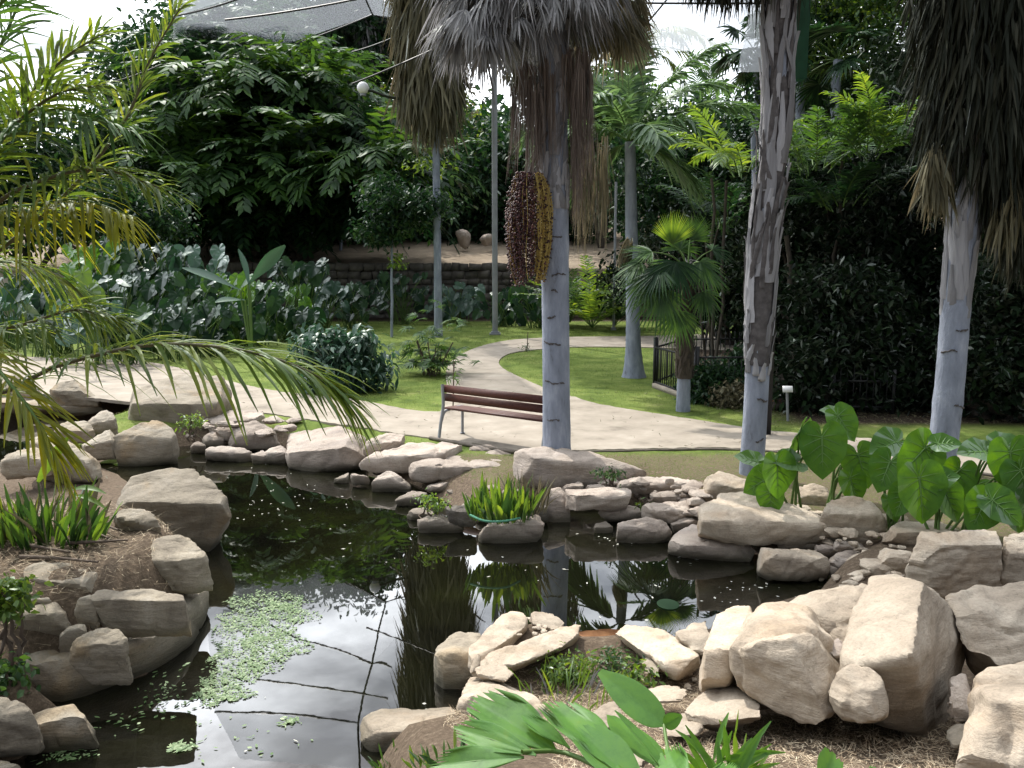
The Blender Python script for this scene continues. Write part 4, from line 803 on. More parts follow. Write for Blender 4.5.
cr_ = part(g, 'crown', M['leaf_mid'], t); part(gs, 'stalk', M['petiole'], t, parent=cr_)

# --- palm C: at the right, leaning, with a long dark skirt
bC = PZ(940, 470, .0); YC = bC[1]; t = thing('fan_palm', 'leaning pale palm behind the heart shaped leaves with a long dark skirt', 'palm tree', bC, 'tall skirted fan palms')
topC = PY(972, 130, YC); hiC = topC + (topC - bC) / (topC[2] - bC[2]) * 5.5
ptsC = bez(bC - [0, 0, .1], PY(950, 380, YC), PY(958, 280, YC), topC, hiC, n=40)
g = G(); g.add(*ringed(ptsC, .175, .165, .04, ring=.4)); part(g, 'trunk', M['bark'], t, True)
zc = lambda py: PY(950, py, YC)[2]
g = G(); boots(g, ptsC, .17, zc(320), zc(120), 70, (.4, 1.2), (.06, .16)); part(g, 'leaf_base', M['bark_boot'], t, True)
for z in (352, 330, 404): g = G(); scars(g, ptsC, .178, [zc(z)], .4); part(g, 'leaf_scar', M['scar'], t)
g = G(); gb = G(); gc_ = G()
def cpx(g, cx, cy, rx, ry, n, dy=0, **k): hang(g, PY(cx, cy, YC + dy), (rx / FPX * YC, rx / FPX * YC * .9, ry / FPX * YC), n, **k)
for cy in range(-260, 150, 48): cpx(g, 988 + (cy + 260) * .01, cy, 74 - max(0, cy - 60) * .12, 55, 1300, 0, ln=(.25, .6), w=(.02, .05), out=.25)
cpx(g, 1003, 170, 38, 50, 1000, .1, ln=(.25, .6), w=(.02, .05), out=.2); cpx(g, 1022, 215, 22, 45, 700, .2, ln=(.25, .5), w=(.02, .04), out=.1)
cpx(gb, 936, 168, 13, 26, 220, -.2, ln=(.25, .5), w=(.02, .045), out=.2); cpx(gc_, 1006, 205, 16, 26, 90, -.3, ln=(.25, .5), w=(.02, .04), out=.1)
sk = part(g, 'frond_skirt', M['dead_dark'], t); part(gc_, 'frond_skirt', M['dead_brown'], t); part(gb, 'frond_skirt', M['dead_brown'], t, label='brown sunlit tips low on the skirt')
g = G(); gs = G()
for k in range(22):
    C1 = arc(hiC, k * 2.4, rng.uniform(-.2, 1.3), 1.2, .5, 6); gs.add(*tube(C1, .018, 5)); fan(g, C1[-1], C1[-1] - C1[-2], np.array([0, 0, 1.]) + .4 * rdir(1)[0], 1.0, 24)
cr_ = part(g, 'crown', M['leaf_mid'], t); part(gs, 'stalk', M['petiole'], t, parent=cr_)

# ------------------------------------------------------------------ smaller palms on the lawn island
def feather_palm(label, base, trunk_top, r0, r1, spec, leaf, ll, lw, name='feather_palm', nl=42, bark='bark', flare=.9, group=None, droop=.4, cat='palm tree'):
    t = thing(name, label, cat, base, group)
    g = G(); g.add(*ringed(trunk_pts(base - [0, 0, .1], trunk_top), r0, r1, flare, ring=.22)); part(g, 'trunk', M[bark], t, True)
    for az, el, ln, bd in spec:
        g = G(); gs = G(); frond(g, arc(trunk_top, R(az), el, ln, bd, 14), nl, ll, lw, 52, .12, droop, .12, 3, .12, .022, True, .1, .45, gs)
        f = part(g, 'frond', M[leaf], t); part(gs, 'midrib', M['petiole'], t, parent=f)
    return t
b5 = PZ(634, 377, 0); tp5 = PY(630, 142, b5[1])
feather_palm('feather palm with bulging grey trunk on the lawn by the iron fence', b5, tp5, .17, .12,
    [(-10, 1.45, 3.38, .25), (15, 1.3, 3.25, .3), (60, 1.0, 3.51, 1.1), (88, .75, 3.77, 1.3), (-75, .7, 2.60, 1.3), (-110, .5, 2.47, 1.3), (130, .6, 2.60, 1.4), (-150, .9, 2.34, 1.2), (170, .5, 2.21, 1.3), (100, 1.2, 2.86, .8), (-40, 1.15, 2.99, .7), (-60, -.3, 1.69, .8), (90, -.2, 1.82, .8)], 'leaf_kentia', .85, .085, nl=64)
b5b = np.array([PY(712, 300, 52)[0], 52, gh(10, 52)]); tp5b = PY(706, 150, 52)
feather_palm('feather palm with upright fronds standing behind the shaggy palm', b5b, tp5b, .4, .3,
    [(-20, 1.4, 6.2, .3), (20, 1.45, 6.2, .25), (-60, 1.1, 5.8, .7), (70, 1.0, 5.6, .9), (110, .8, 5.2, 1.1), (-110, .8, 5.0, 1.1), (0, 1.2, 5.4, .5), (170, .9, 4.8, 1.1), (-80, .3, 4.8, .9), (80, .2, 4.8, .9)], 'leaf_mid', 1.4, .13, nl=40)
b6 = np.array([PY(648, 300, 60)[0], 60, gh(9, 60)]); tp6 = PY(640, 50, 60)
feather_palm('tall slender feather palm with arching fronds against the white sky', b6, tp6, .35, .28,
    [(80, .8, 6.6, 1.6), (60, 1.0, 6.0, 1.5), (100, .3, 5.8, 1.5), (-60, .8, 5.6, 1.4), (-90, .4, 5.6, 1.5), (150, .6, 5, 1.5), (20, 1.2, 4.5, 1.2), (-120, .1, 4.6, 1.3), (120, -.1, 4.4, 1.2)], 'leaf_dusty', 1.5, .12, nl=36, flare=.2, droop=.6)
# fan palm by the fence
b7 = PZ(683, 411, 0); Y7 = b7[1]; tp7 = PY(688, 268, Y7)
t = thing('small_fan_palm', 'short fan palm with dead leaf bases in front of the iron fence', 'palm tree', b7)
g = G(); g.add(*ringed(trunk_pts(b7 - [0, 0, .1], PY(684, 372, Y7), 8), .13, .115, .1, n=20)); part(g, 'trunk', M['bark'], t, True)
pts7 = trunk_pts(PY(684, 378, Y7), tp7, 12)
g = G(); g.add(*tube(pts7, .15, 10)); boots(g, pts7, .15, pts7[0, 2] - .1, pts7[-1, 2], 160, (.12, .35), (.04, .09)); part(g, 'leaf_base', M['bark_dark'], t)
def fanleaf(t, P0, hub, tipdir, nrm_, r, m, ns=26, spread=115, droop=.25):
    gs = G(); gs.add(*tube(bez(P0, (P0 + hub) / 2 + [0, 0, .08], hub, n=8), np.linspace(.016, .009, 8), 5)); g = G(); fan(g, hub, tipdir, nrm_, r, ns, spread, None, droop)
    f = part(g, 'fan_leaf', M[m], t); part(gs, 'stalk', M['petiole'], t, parent=f)
px = lambda x, y, dy=0: PY(x, y, Y7 + dy)
fanleaf(t, tp7, px(672, 244, -.1), (.08, -.1, 1), (.1, -1, -.1), .62, 'leaf_light', 34, 62, .03)
fanleaf(t, tp7, px(690, 240, .1), (.55, .1, .8), (0, -1, .2), .55, 'leaf_mid', 30, 60, .05)
fanleaf(t, tp7, px(652, 252, -.2), (-1, -.1, .12), (0, -.4, 1), .6, 'leaf_mid', 28, 80, .15)
for hx, hy, dy, td, nv, r in ((660, 270, -.6, (-.8, -.3, -.5), (-.4, -.6, .8), .6), (676, 262, -.6, (-.1, -.5, -.9), (0, -1, .5), .62), (700, 262, -.4, (.7, -.3, -.6), (.3, -.8, .6), .58), (680, 250, .2, (.2, .4, 1), (0, -1, .3), .5), (648, 276, -.5, (-.7, -.2, -.75), (-.5, -.8, .5), .62), (662, 290, -.7, (-.3, -.3, -1), (-.2, -1, .3), .66), (640, 262, -.2, (-1, -.1, -.5), (-.3, -.5, .9), .55),
    (706, 272, .3, (.9, .2, -.25), (.2, -.5, 1), .5), (712, 250, .5, (1, .3, .2), (.2, -.6, 1), .45), (703, 292, -.2, (.5, -.2, -1), (.4, -1, .3), .5), (678, 312, -.35, (.0, -.2, -1), (0, -1, .1), .55), (670, 262, .4, (-.5, .7, .2), (0, .3, 1), .5)):
    fanleaf(t, tp7 - [0, 0, .1], px(hx, hy, dy), td, nv, r, 'leaf_mid' if rng.random() < .6 else 'leaf_dark', 26, 95, .35)
g = G(); n = 70; B = tp7 + rng.normal(0, .12, (n, 3)); g.add(*blades(B, rdir(n, -.4), rdir(n), rng.uniform(.15, .4, n), .012, .5, 3, 'hair')); part(g, 'flower_strand', M['dead'], t)
g = G(); n = 60; q = PY(629, 243, Y7 + .1); a = rng.uniform(0, 6.28, n); g.add(*blades(q + np.stack([.06 * np.cos(a), .06 * np.sin(a), .05 * rng.normal(0, 1, n)], 1), np.stack([-.25 + .1 * np.cos(a), .1 * np.sin(a), -np.ones(n)], 1), np.stack([np.cos(a), np.sin(a), 0 * a], 1), rng.uniform(.25, .45, n), .07, 0, 3, 'leaf', .3))
part(g, 'dead_leaf', M['dead_brown'], t)

# ------------------------------------------------------------------ the feathery date palm reaching in from the left
crn = PY(-75, 300, 6.6); bD = np.array([crn[0], crn[1], gh(crn[0], crn[1])])
t = thing('date_palm', 'dusty date palm reaching in from the left over the pond bank', 'palm tree', bD)
g = G(); pts = trunk_pts(bD - [0, 0, .2], crn, 10); g.add(*tube(pts, .2, 12)); boots(g, pts, .2, pts[0, 2], pts[-1, 2], 90, (.2, .45), (.07, .14)); part(g, 'trunk', M['bark_brown'], t)
FR = [ # control points (px, py, Y), leaflets, length, material, lift, droop, angle
 ([(-75,300,6.6),(-20,392,6.0),(60,365,5.6),(150,345,5.3),(240,350,5.1),(310,372,5.0),(345,400,5.0)], 52, .62, 'leaf_palm', .12, .5, 42),
 ([(-75,300,6.6),(0,250,6.3),(70,190,6.2),(125,120,6.1),(150,60,6.1),(180,8,6.1)], 40, .42, 'leaf_palm', .2, .3, 45),
 ([(-75,300,6.6),(-10,210,6.0),(50,178,5.7),(105,170,5.5),(160,188,5.4)], 38, .5, 'leaf_palm', .15, .4, 48),
 ([(-75,300,6.6),(-20,180,6.3),(20,110,6.2),(60,62,6.1),(100,35,6.1)], 36, .5, 'leaf_palm', .2, .3, 45),
 ([(-75,300,6.6),(-40,150,6.6),(-10,70,6.6),(20,0,6.6),(40,-60,6.6)], 36, .5, 'leaf_mid', .2, .3, 50),
 ([(-75,300,6.6),(-20,160,5.9),(30,130,5.6),(80,118,5.4),(130,130,5.3)], 38, .45, 'leaf_mid', .2, .5, 45),
 ([(-75,300,6.6),(-30,270,6.9),(20,262,7.2),(70,285,7.5),(110,330,7.6)], 36, .5, 'leaf_palm', .1, .7, 45),
 ([(-75,300,6.6),(-40,330,5.8),(0,372,5.4),(40,425,5.2),(60,470,5.2)], 30, .4, 'leaf_yellow', .1, .4, 45),
 ([(-75,300,6.6),(-20,220,6.2),(35,205,6.1),(80,200,6.0),(130,215,5.9)], 34, .5, 'leaf_yellow', .0, .7, 58),
 ([(-75,300,6.6),(-60,200,7.4),(-20,120,8.2),(40,90,8.8),(110,90,9.4)], 40, .55, 'leaf_mid', .2, .5, 50),
 ([(-75,300,6.6),(-60,120,7),(-40,0,7.3),(0,-80,7.6),(60,-130,7.9)], 36, .55, 'leaf_mid', .2, .4, 50),
 ([(-75,300,6.6),(-120,200,5.9),(-120,150,5.2),(-100,130,4.6),(-60,160,4.2)], 34, .5, 'leaf_palm', .1, .7, 50),
 ([(-75,300,6.6),(-160,200,7.2),(-240,160,8.),(-330,180,8.6)], 34, .5, 'leaf_mid', .1, .6, 50),
 ([(-75,300,6.6),(-200,220,6.),(-300,200,5.6),(-380,260,5.2)], 34, .5, 'leaf_mid', .1, .6, 50),
 ([(-75,300,6.6),(-60,130,6.2),(-20,30,5.8),(50,-40,5.5),(120,-70,5.3)], 36, .5, 'leaf_mid', .2, .5, 50),
 ([(-75,300,6.6),(-30,190,5.9),(10,130,5.7),(55,95,5.6),(100,85,5.5)], 38, .5, 'leaf_palm', .2, .35, 48),
 ([(-75,300,6.6),(-30,330,6.2),(20,325,6.0),(75,310,5.9),(120,320,5.9)], 38, .5, 'leaf_palm', .15, .5, 45),
]
for P, nl, ll, mt, lift, dr, an in FR:
    g = G(); gs = G(); frond(g, bez(*[PY(*p) for p in P], n=26), int(nl * 1.5), ll, .028, an, lift, dr, .16, 4, .2, .02, True, .2, .5, gs)
    f = part(g, 'frond', M[mt], t); part(gs, 'midrib', M['dead_brown'] if mt == 'leaf_palm' else M['petiole'], t, parent=f)
# ------------------------------------------------------------------ background trees and shrubs
def leaves(g, c, r, n, size, cl=30, spread=.35, up=.6, shell=.5, asp=.55, droop=.3, seg=2):
    """leaf clumps through an ellipsoid, denser towards its outside"""
    c = np.asarray(c, float); r = np.asarray(r, float); nc = max(1, n // cl)
    u = rdir(nc); q = rng.uniform(shell ** 3, 1, nc) ** (1 / 3.); cc = c + u * r * q[:, None]
    sp = spread * rng.uniform(.6, 1.3, nc)
    B = np.repeat(cc, cl, 0) + rng.normal(0, 1, (nc * cl, 3)) * np.repeat(sp, cl)[:, None] * [1, 1, .6]
    m = len(B); D = rdir(m) * [1, 1, .5] - [0, 0, .25]; N = rdir(m, up * 2)
    g.add(*blades(B, D, N, size * rng.uniform(.6, 1.25, m), size * asp * rng.uniform(.7, 1.2, m), droop, seg, 'leaf', .12))
def limb(g, a, b, r0, r1, wob=.15, n=8):
    P = trunk_pts(np.asarray(a, float), np.asarray(b, float), n); P[1:-1] += rng.normal(0, wob, (n - 2, 3)) * [1, 1, .3]; g.add(*tube(P, np.linspace(r0, r1, n), 7)); return P
def tree(label, base_px, Y, blobs, leaf='leaf_dark', n=9000, size=.2, bark='bark_dark', tr=.16, cl=30, spread=.4, asp=.55, name='leafy_tree', cat='tree', group=None, trunks=1, shell=.45, zb=None, mix=None):
    """blobs: (px, py, rx_px, ry_px, dY) ellipsoids of the crown at distance Y"""
    x0 = PY(base_px, 300, Y)[0]; z0 = gh(x0, Y) if zb is None else zb; base = np.array([x0, Y, z0])
    t = thing(name, label, cat, base, group); gt = G(); g = G(); vol = sum(b[2] * b[3] for b in blobs); g2 = G()
    for k, (bx, by, rx, ry, dy) in enumerate(blobs):
        c = PY(bx, by, Y + dy); s = (Y + dy) / FPX; r = (rx * s, (rx + ry) / 2 * s * .9, ry * s)
        leaves(g, c, r, int(n * bx ** 0 * rx * ry / vol), size, cl, spread, shell=shell, asp=asp)
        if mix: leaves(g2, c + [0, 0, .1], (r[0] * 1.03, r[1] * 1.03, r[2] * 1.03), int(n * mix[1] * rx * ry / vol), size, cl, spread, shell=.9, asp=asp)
        if k < 9: limb(gt, base + [rng.normal(0, .25 * (trunks > 1)), rng.normal(0, .2 * (trunks > 1)), -.1], c - [0, 0, r[2] * .2], tr * (.9 if k else 1), tr * .25, tr * 1.2)
    part(gt, 'trunk', M[bark], t, True); cr = part(g, 'crown', M[leaf], t)
    if mix: part(g2, 'crown', M[mix[0]], t, label='second layer of leaf sprays around the crown')
    return t
def sprayfronds(g, c, r, n, ln, ll, lw, nl=11, droop=.25, bend=1.1, el=(.0, 1.0), gs=None):
    """pinnate leaves spread through an ellipsoid"""
    c = np.asarray(c, float); r = np.asarray(r, float)
    for _ in range(n):
        u = rdir(1)[0]; u[1] = -abs(u[1]) * .9 if rng.random() < .6 else u[1]; P = c + u * r * rng.uniform(.5, 1); az = math.atan2(u[0], u[1]) + rng.normal(0, .5)
        frond(g, arc(P, az, rng.uniform(*el), ln * rng.uniform(.7, 1.2), bend, 7), nl, ll, lw, 60, .05, droop, .1, 2, 0, .012, True, .06, .5, gs)
# pinnate trees, upper left
def pinnate(label, bpx, Y, blobs, n, ln, ll, lw, leaf, tr=.16, group='feathery leaved trees at upper left', trunks=3):
    x0 = PY(bpx, 300, Y)[0]; base = np.array([x0, Y, gh(x0, Y)]); t = thing('feathery_tree', label, 'tree', base, group); gt = G(); g = G(); vol = sum(b[2] * b[3] for b in blobs)
    for bx, by, rx, ry, dy in blobs:
        c = PY(bx, by, Y + dy); s = Y / FPX; r = np.array([rx, (rx + ry) / 2, ry]) * s; sprayfronds(g, c, r, int(n * rx * ry / vol), ln, ll, lw)
        leaves(g, c, r * .8, int(n * rx * ry / vol) * 14, ll * .55, 24, .8, shell=.2); limb(gt, base + [rng.normal(0, .3), rng.normal(0, .2), -.1], c, tr, tr * .3, .15)
    part(gt, 'trunk', M['bark_dark'], t, True); part(g, 'crown', M[leaf], t)
pinnate('big feathery leaved tree with drooping sprays above the broad leaved bank', 255, 47, [(185,60,30,26,0),(240,28,34,18,2),(222,84,46,20,-2),(290,108,58,24,-3),(205,142,60,24,0),(335,142,46,22,-5),(388,172,40,18,-6),(150,120,26,24,3),(165,200,50,30,0),(310,60,24,18,4),(260,165,44,18,-4)], 560, 3.4, .85, .22, 'leaf_dark', .2)
pinnate('darker feathery tree hanging low over the terrace edge', 300, 43, [(250,180,60,30,0),(320,200,55,24,0),(190,220,50,24,0),(370,205,42,22,-1),(270,220,50,20,-1)], 380, 3.0, .8, .2, 'leaf_dark', .18)
pinnate('feathery tree at the top with sprays lit from behind', 300, 45, [(285,62,36,16,0),(320,85,36,20,-3),(240,85,50,20,-4),(180,140,40,30,-4),(380,160,36,16,-7),(230,180,60,20,-5),(300,150,50,20,-5)], 230, 3.4, .95, .24, 'leaf_mid', .14)
# dense trees behind them
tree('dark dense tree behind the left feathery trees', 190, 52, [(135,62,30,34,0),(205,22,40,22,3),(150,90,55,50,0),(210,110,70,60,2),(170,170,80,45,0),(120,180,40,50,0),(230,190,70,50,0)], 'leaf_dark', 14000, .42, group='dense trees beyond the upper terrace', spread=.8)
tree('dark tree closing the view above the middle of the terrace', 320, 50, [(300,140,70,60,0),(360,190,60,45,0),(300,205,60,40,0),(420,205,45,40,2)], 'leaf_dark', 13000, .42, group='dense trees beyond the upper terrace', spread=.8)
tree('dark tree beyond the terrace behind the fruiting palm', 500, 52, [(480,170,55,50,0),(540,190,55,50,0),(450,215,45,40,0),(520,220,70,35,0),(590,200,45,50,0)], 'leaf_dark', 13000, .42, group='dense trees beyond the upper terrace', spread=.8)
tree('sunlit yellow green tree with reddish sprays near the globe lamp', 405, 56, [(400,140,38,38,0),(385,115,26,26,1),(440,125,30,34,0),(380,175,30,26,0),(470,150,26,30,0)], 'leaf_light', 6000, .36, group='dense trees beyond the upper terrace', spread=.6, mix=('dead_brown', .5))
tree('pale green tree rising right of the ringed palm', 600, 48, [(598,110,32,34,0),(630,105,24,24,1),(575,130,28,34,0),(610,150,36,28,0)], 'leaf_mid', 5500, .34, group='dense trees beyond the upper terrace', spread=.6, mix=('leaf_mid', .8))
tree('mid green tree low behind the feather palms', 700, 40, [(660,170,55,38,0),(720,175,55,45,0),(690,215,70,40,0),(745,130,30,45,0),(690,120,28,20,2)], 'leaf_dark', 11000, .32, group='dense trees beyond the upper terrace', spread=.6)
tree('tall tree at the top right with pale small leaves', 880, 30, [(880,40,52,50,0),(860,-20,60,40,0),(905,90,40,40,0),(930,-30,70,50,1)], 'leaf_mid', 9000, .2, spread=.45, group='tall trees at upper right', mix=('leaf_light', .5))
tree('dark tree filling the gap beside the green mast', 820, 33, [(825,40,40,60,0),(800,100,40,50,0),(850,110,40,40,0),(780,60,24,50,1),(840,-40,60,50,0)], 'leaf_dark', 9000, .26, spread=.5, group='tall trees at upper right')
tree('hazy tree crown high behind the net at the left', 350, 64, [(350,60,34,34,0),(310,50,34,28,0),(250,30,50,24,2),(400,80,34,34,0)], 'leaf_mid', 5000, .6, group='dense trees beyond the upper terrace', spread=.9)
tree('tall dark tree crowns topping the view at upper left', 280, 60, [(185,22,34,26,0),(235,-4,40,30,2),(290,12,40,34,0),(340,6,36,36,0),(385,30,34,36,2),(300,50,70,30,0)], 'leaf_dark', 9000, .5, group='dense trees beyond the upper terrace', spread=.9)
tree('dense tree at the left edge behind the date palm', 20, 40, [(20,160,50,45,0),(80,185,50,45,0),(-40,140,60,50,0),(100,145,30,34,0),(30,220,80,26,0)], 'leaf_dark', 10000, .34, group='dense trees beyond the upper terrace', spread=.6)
tree('low bushy tree beside the left garden wall', 115, 33, [(110,205,40,30,0),(150,220,40,26,0),(70,225,36,20,0)], 'leaf_dark', 5500, .22, spread=.4)
# dark thicket at the right: several trees, their deep shade put into the leaf colour
gr_ = 'shady thicket trees at right'
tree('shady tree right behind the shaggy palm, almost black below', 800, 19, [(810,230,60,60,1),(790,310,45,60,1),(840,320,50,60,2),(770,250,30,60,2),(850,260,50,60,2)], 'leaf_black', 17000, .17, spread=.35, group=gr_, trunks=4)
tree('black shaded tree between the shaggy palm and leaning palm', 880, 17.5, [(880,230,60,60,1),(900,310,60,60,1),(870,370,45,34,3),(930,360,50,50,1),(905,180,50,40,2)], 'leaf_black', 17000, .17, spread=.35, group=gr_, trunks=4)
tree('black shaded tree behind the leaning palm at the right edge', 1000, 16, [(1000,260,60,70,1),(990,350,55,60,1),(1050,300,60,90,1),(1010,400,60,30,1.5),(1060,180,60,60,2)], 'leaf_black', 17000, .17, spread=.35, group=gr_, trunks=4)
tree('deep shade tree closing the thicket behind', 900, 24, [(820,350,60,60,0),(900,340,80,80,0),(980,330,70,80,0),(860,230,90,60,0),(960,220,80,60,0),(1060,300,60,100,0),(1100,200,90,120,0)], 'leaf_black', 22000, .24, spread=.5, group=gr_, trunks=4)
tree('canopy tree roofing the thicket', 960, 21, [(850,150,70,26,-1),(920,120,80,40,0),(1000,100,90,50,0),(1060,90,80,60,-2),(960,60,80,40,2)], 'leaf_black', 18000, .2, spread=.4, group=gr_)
tree('dark undergrowth tree low between fence and shaggy palm', 735, 27, [(720,280,45,45,0),(760,300,40,40,0),(700,240,50,34,1),(750,230,40,50,0),(640,275,40,26,4)], 'leaf_black', 12000, .2, spread=.4, group=gr_)
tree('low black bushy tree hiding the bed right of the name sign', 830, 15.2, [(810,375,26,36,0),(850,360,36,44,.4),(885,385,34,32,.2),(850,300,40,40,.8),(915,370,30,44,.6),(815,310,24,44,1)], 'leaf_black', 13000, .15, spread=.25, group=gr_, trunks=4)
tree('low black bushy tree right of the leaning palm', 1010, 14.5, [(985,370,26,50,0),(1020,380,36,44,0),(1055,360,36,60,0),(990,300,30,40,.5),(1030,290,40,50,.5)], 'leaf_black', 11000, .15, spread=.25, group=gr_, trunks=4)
# areca-like fronds, bright, on top of the thicket
def areca(label, bpx, Y, py_top, n, ln, leaf, ll=.5, lw=.05, spread=.5, name='areca_palm', group='clumping feather palms at upper right', zc_=None, el=(.6, 1.4)):
    x0 = PY(bpx, 300, Y)[0]; base = np.array([x0, Y, gh(x0, Y)]); t = thing(name, label, 'palm tree', base, group); gt = G(); g = G(); gs = G()
    ctr = PY(bpx, py_top, Y)
    for k in range(n):
        a = rng.uniform(0, 6.28); P0 = ctr + [math.sin(a) * spread * rng.random(), math.cos(a) * spread * rng.random(), rng.uniform(-.5, .1) * spread]
        frond(g, arc(P0, a, rng.uniform(*el), ln * rng.uniform(.7, 1.1), rng.uniform(.7, 1.3), 10), 24, ll, lw, 52, .15, .35, .12, 3, 0, .014, True, .08, .45, gs)
        if k % 8 == 0: limb(gt, base + [rng.normal(0, .2), 2.0 + rng.normal(0, .2), -.1], P0 + [0, 1.6, 0], .035, .03, .04)
    part(gt, 'trunk', M['bark_dark'], t, True); part(g, 'crown', M[leaf], t); part(gs, 'stalk', M['petiole'], t)
areca('bright green feather palm clump just right of the green mast', 812, 17.5, 165, 16, 1.8, 'leaf_mid')
areca('feather palm clump with a yellow tipped frond, right of centre', 872, 17, 150, 16, 1.7, 'leaf_mid')
areca('narrow feather palm with sunlit green fronds left of the shaggy palm', 742, 16, 170, 12, 1.5, 'leaf_light', .4, .05, .3)
areca('yellowish lit feather palm low in the thicket top', 880, 16.5, 140, 6, 1.3, 'leaf_light', .42, .05, .15, el=(1.1, 1.5))
areca('shady feather palm under the bright ones', 840, 17.6, 200, 14, 1.5, 'leaf_dark')
areca('dark feather palm hanging above the iron fence', 722, 22, 215, 18, 2.1, 'leaf_dark', .5, .05, .7)
# shaggy fan palms in the top right distance
for lb, bx, Y, py in (('distant fan palm with dark drooping fans beside the green mast', 838, 29, 60), ('distant fan palm high above the areca fronds', 800, 31, 15), ('distant fan palm peeking behind the shaggy trunk', 756, 34, 55)):
    x0 = PY(bx, 300, Y)[0]; base = np.array([x0, Y, gh(x0, Y)]); ct = PY(bx, py, Y); t = thing('distant_fan_palm', lb, 'palm tree', base, 'distant fan palms at upper right'); g = G(); gt = G(); gs = G()
    limb(gt, base, ct, .2, .15, .05)
    for k in range(18):
        C1 = arc(ct, k * 2.4, rng.uniform(-.5, 1.2), 1.2, .6, 6); gs.add(*tube(C1, .02, 4)); fan(g, C1[-1], C1[-1] - C1[-2], np.array([0, 0, 1.]) + .5 * rdir(1)[0], 1.0, 20, 110, None, .35)
    part(gt, 'trunk', M['bark'], t, True); part(g, 'crown', M['leaf_dark'], t); part(gs, 'stalk', M['petiole'], t)
# far skirted palm in the haze
x0 = PY(352, 300, 62)[0]; base = np.array([x0, 62, gh(x0, 62)]); ct = PY(352, 20, 62); t = thing('distant_fan_palm', 'hazy grey palm trunk standing far behind the globe lamp', 'palm tree', base); g = G(); limb(g, base, ct, .75, .6, .05); part(g, 'trunk', M['bark'], t, True)
g = G(); hang(g, ct, (2.6, 2.4, 3), 1600, (1, 2.2), (.1, .2), .2); part(g, 'frond_skirt', M['dead'], t)
# far wood closing the horizon
g = G()
for k in range(60):
    x = rng.uniform(-75, 75); y = rng.uniform(66, 84); px_ = 512 + x / y * FPX; hgt = 9 if px_ < 560 or px_ > 770 else 6
    leaves(g, (x, y, gh(x, y) + hgt * .45), (6, 4, hgt * .6), 900, .8, 30, 1.2)
solo(g, 'foliage', M['leaf_dark'], 'far dark wood closing the view behind the garden', 'trees', kind='stuff')
# saplings on the terrace
for lb, bx, Y, yb in (('thin trunked sapling in the terrace shade, left one', 313, 47, 246), ('thin trunked sapling in the terrace shade, right one', 342, 47, 246)):
    x0 = PY(bx, 300, Y)[0]; base = np.array([x0, Y, gh(x0, Y)]); t = thing('sapling', lb, 'tree', base, 'saplings on the terrace'); g = G(); c = PY(bx, 190, Y); limb(g, base - [0, 0, .1], c, .09, .05, .04); part(g, 'trunk', M['bark'], t, True)
    g = G(); leaves(g, c + [0, 0, .4], (1.5, 1.3, 1.0), 1300, .25, 26, .35); part(g, 'crown', M['leaf_dark'], t)
# slender tree in front of the wall
x0 = PY(391, 300, 30)[0]; t = thing('slender_tree', 'slender young tree with yellow green top in front of the rubble wall', 'tree', (x0, 30, 0)); g = G(); c = PY(392, 205, 30); limb(g, (x0, 30, -.1), c, .05, .035, .03); part(g, 'trunk', M['bark'], t, True)
g = G(); 
for q in ((388, 195, 28, 18), (402, 215, 24, 16), (380, 232, 18, 10), (425, 205, 20, 12)): s = 30 / FPX; leaves(g, PY(q[0], q[1], 30), (q[2] * s, q[2] * s, q[3] * s), 1000, .2, 20, .3, asp=.5)
part(g, 'crown', M['leaf_dark'], t); g = G(); leaves(g, PY(392, 262, 30), (.5, .4, .25), 60, .18, 12, .15); leaves(g, PY(432, 165, 30), (.7, .5, .3), 110, .18, 12, .25); part(g, 'crown', M['leaf_light'], t, label='yellow green leaf sprays')
# big leaved bank (elephant ears, philodendron) at left
def earclump(label, cx, cy, Y, n, size, rx, ry, leaf, name='elephant_ear_plant', group='broad leaved plants under the left trees', zb=None, face=(-.1, -1, .6)):
    c = PY(cx, cy, Y); z0 = gh(c[0], Y) if zb is None else zb; t = thing(name, label, 'plant', (c[0], Y, z0), group); g = G(); gs = G()
    for k in range(n):
        p = PY(cx + rng.uniform(-rx, rx), cy + rng.uniform(-ry, ry), Y + rng.uniform(-.7, .7)); td = nrm(np.array([rng.normal(0, .7), -.5, -1 + rng.normal(0, .3)])); nv = nrm(np.array(face) + rng.normal(0, .35, 3))
        ear(g, p, td, nv, size * rng.uniform(.6, 1.2)); b = np.array([c[0] + rng.normal(0, .2), Y + rng.normal(0, .15), z0 - .05]); gs.add(*tube(bez(b, (b + p) / 2 + [0, 0, .2], p, n=7), .014, 4))
    part(g, 'foliage', M[leaf], t); part(gs, 'stalk', M['petiole'], t)
ec = [(12,306,26),(42,310,24),(28,288,28),(95,262,27),(130,255,27),(165,262,27),(200,265,27),(110,290,24),(150,290,25),(190,292,25),(225,290,26),(255,300,27),(90,320,22),(125,325,22),(165,318,23),(205,320,24),(240,322,25),(280,300,30),(320,300,33),(350,300,34),(60,300,25),(300,275,31),(290,325,28),(400,290,36),(455,300,36),(540,300,34),(505,305,35)]
ords = ['first', 'second', 'third', 'fourth', 'fifth', 'sixth', 'seventh', 'eighth', 'ninth', 'tenth']
row = lambda q: 'top' if q[1] < 280 else 'middle' if q[1] < 310 else 'bottom'
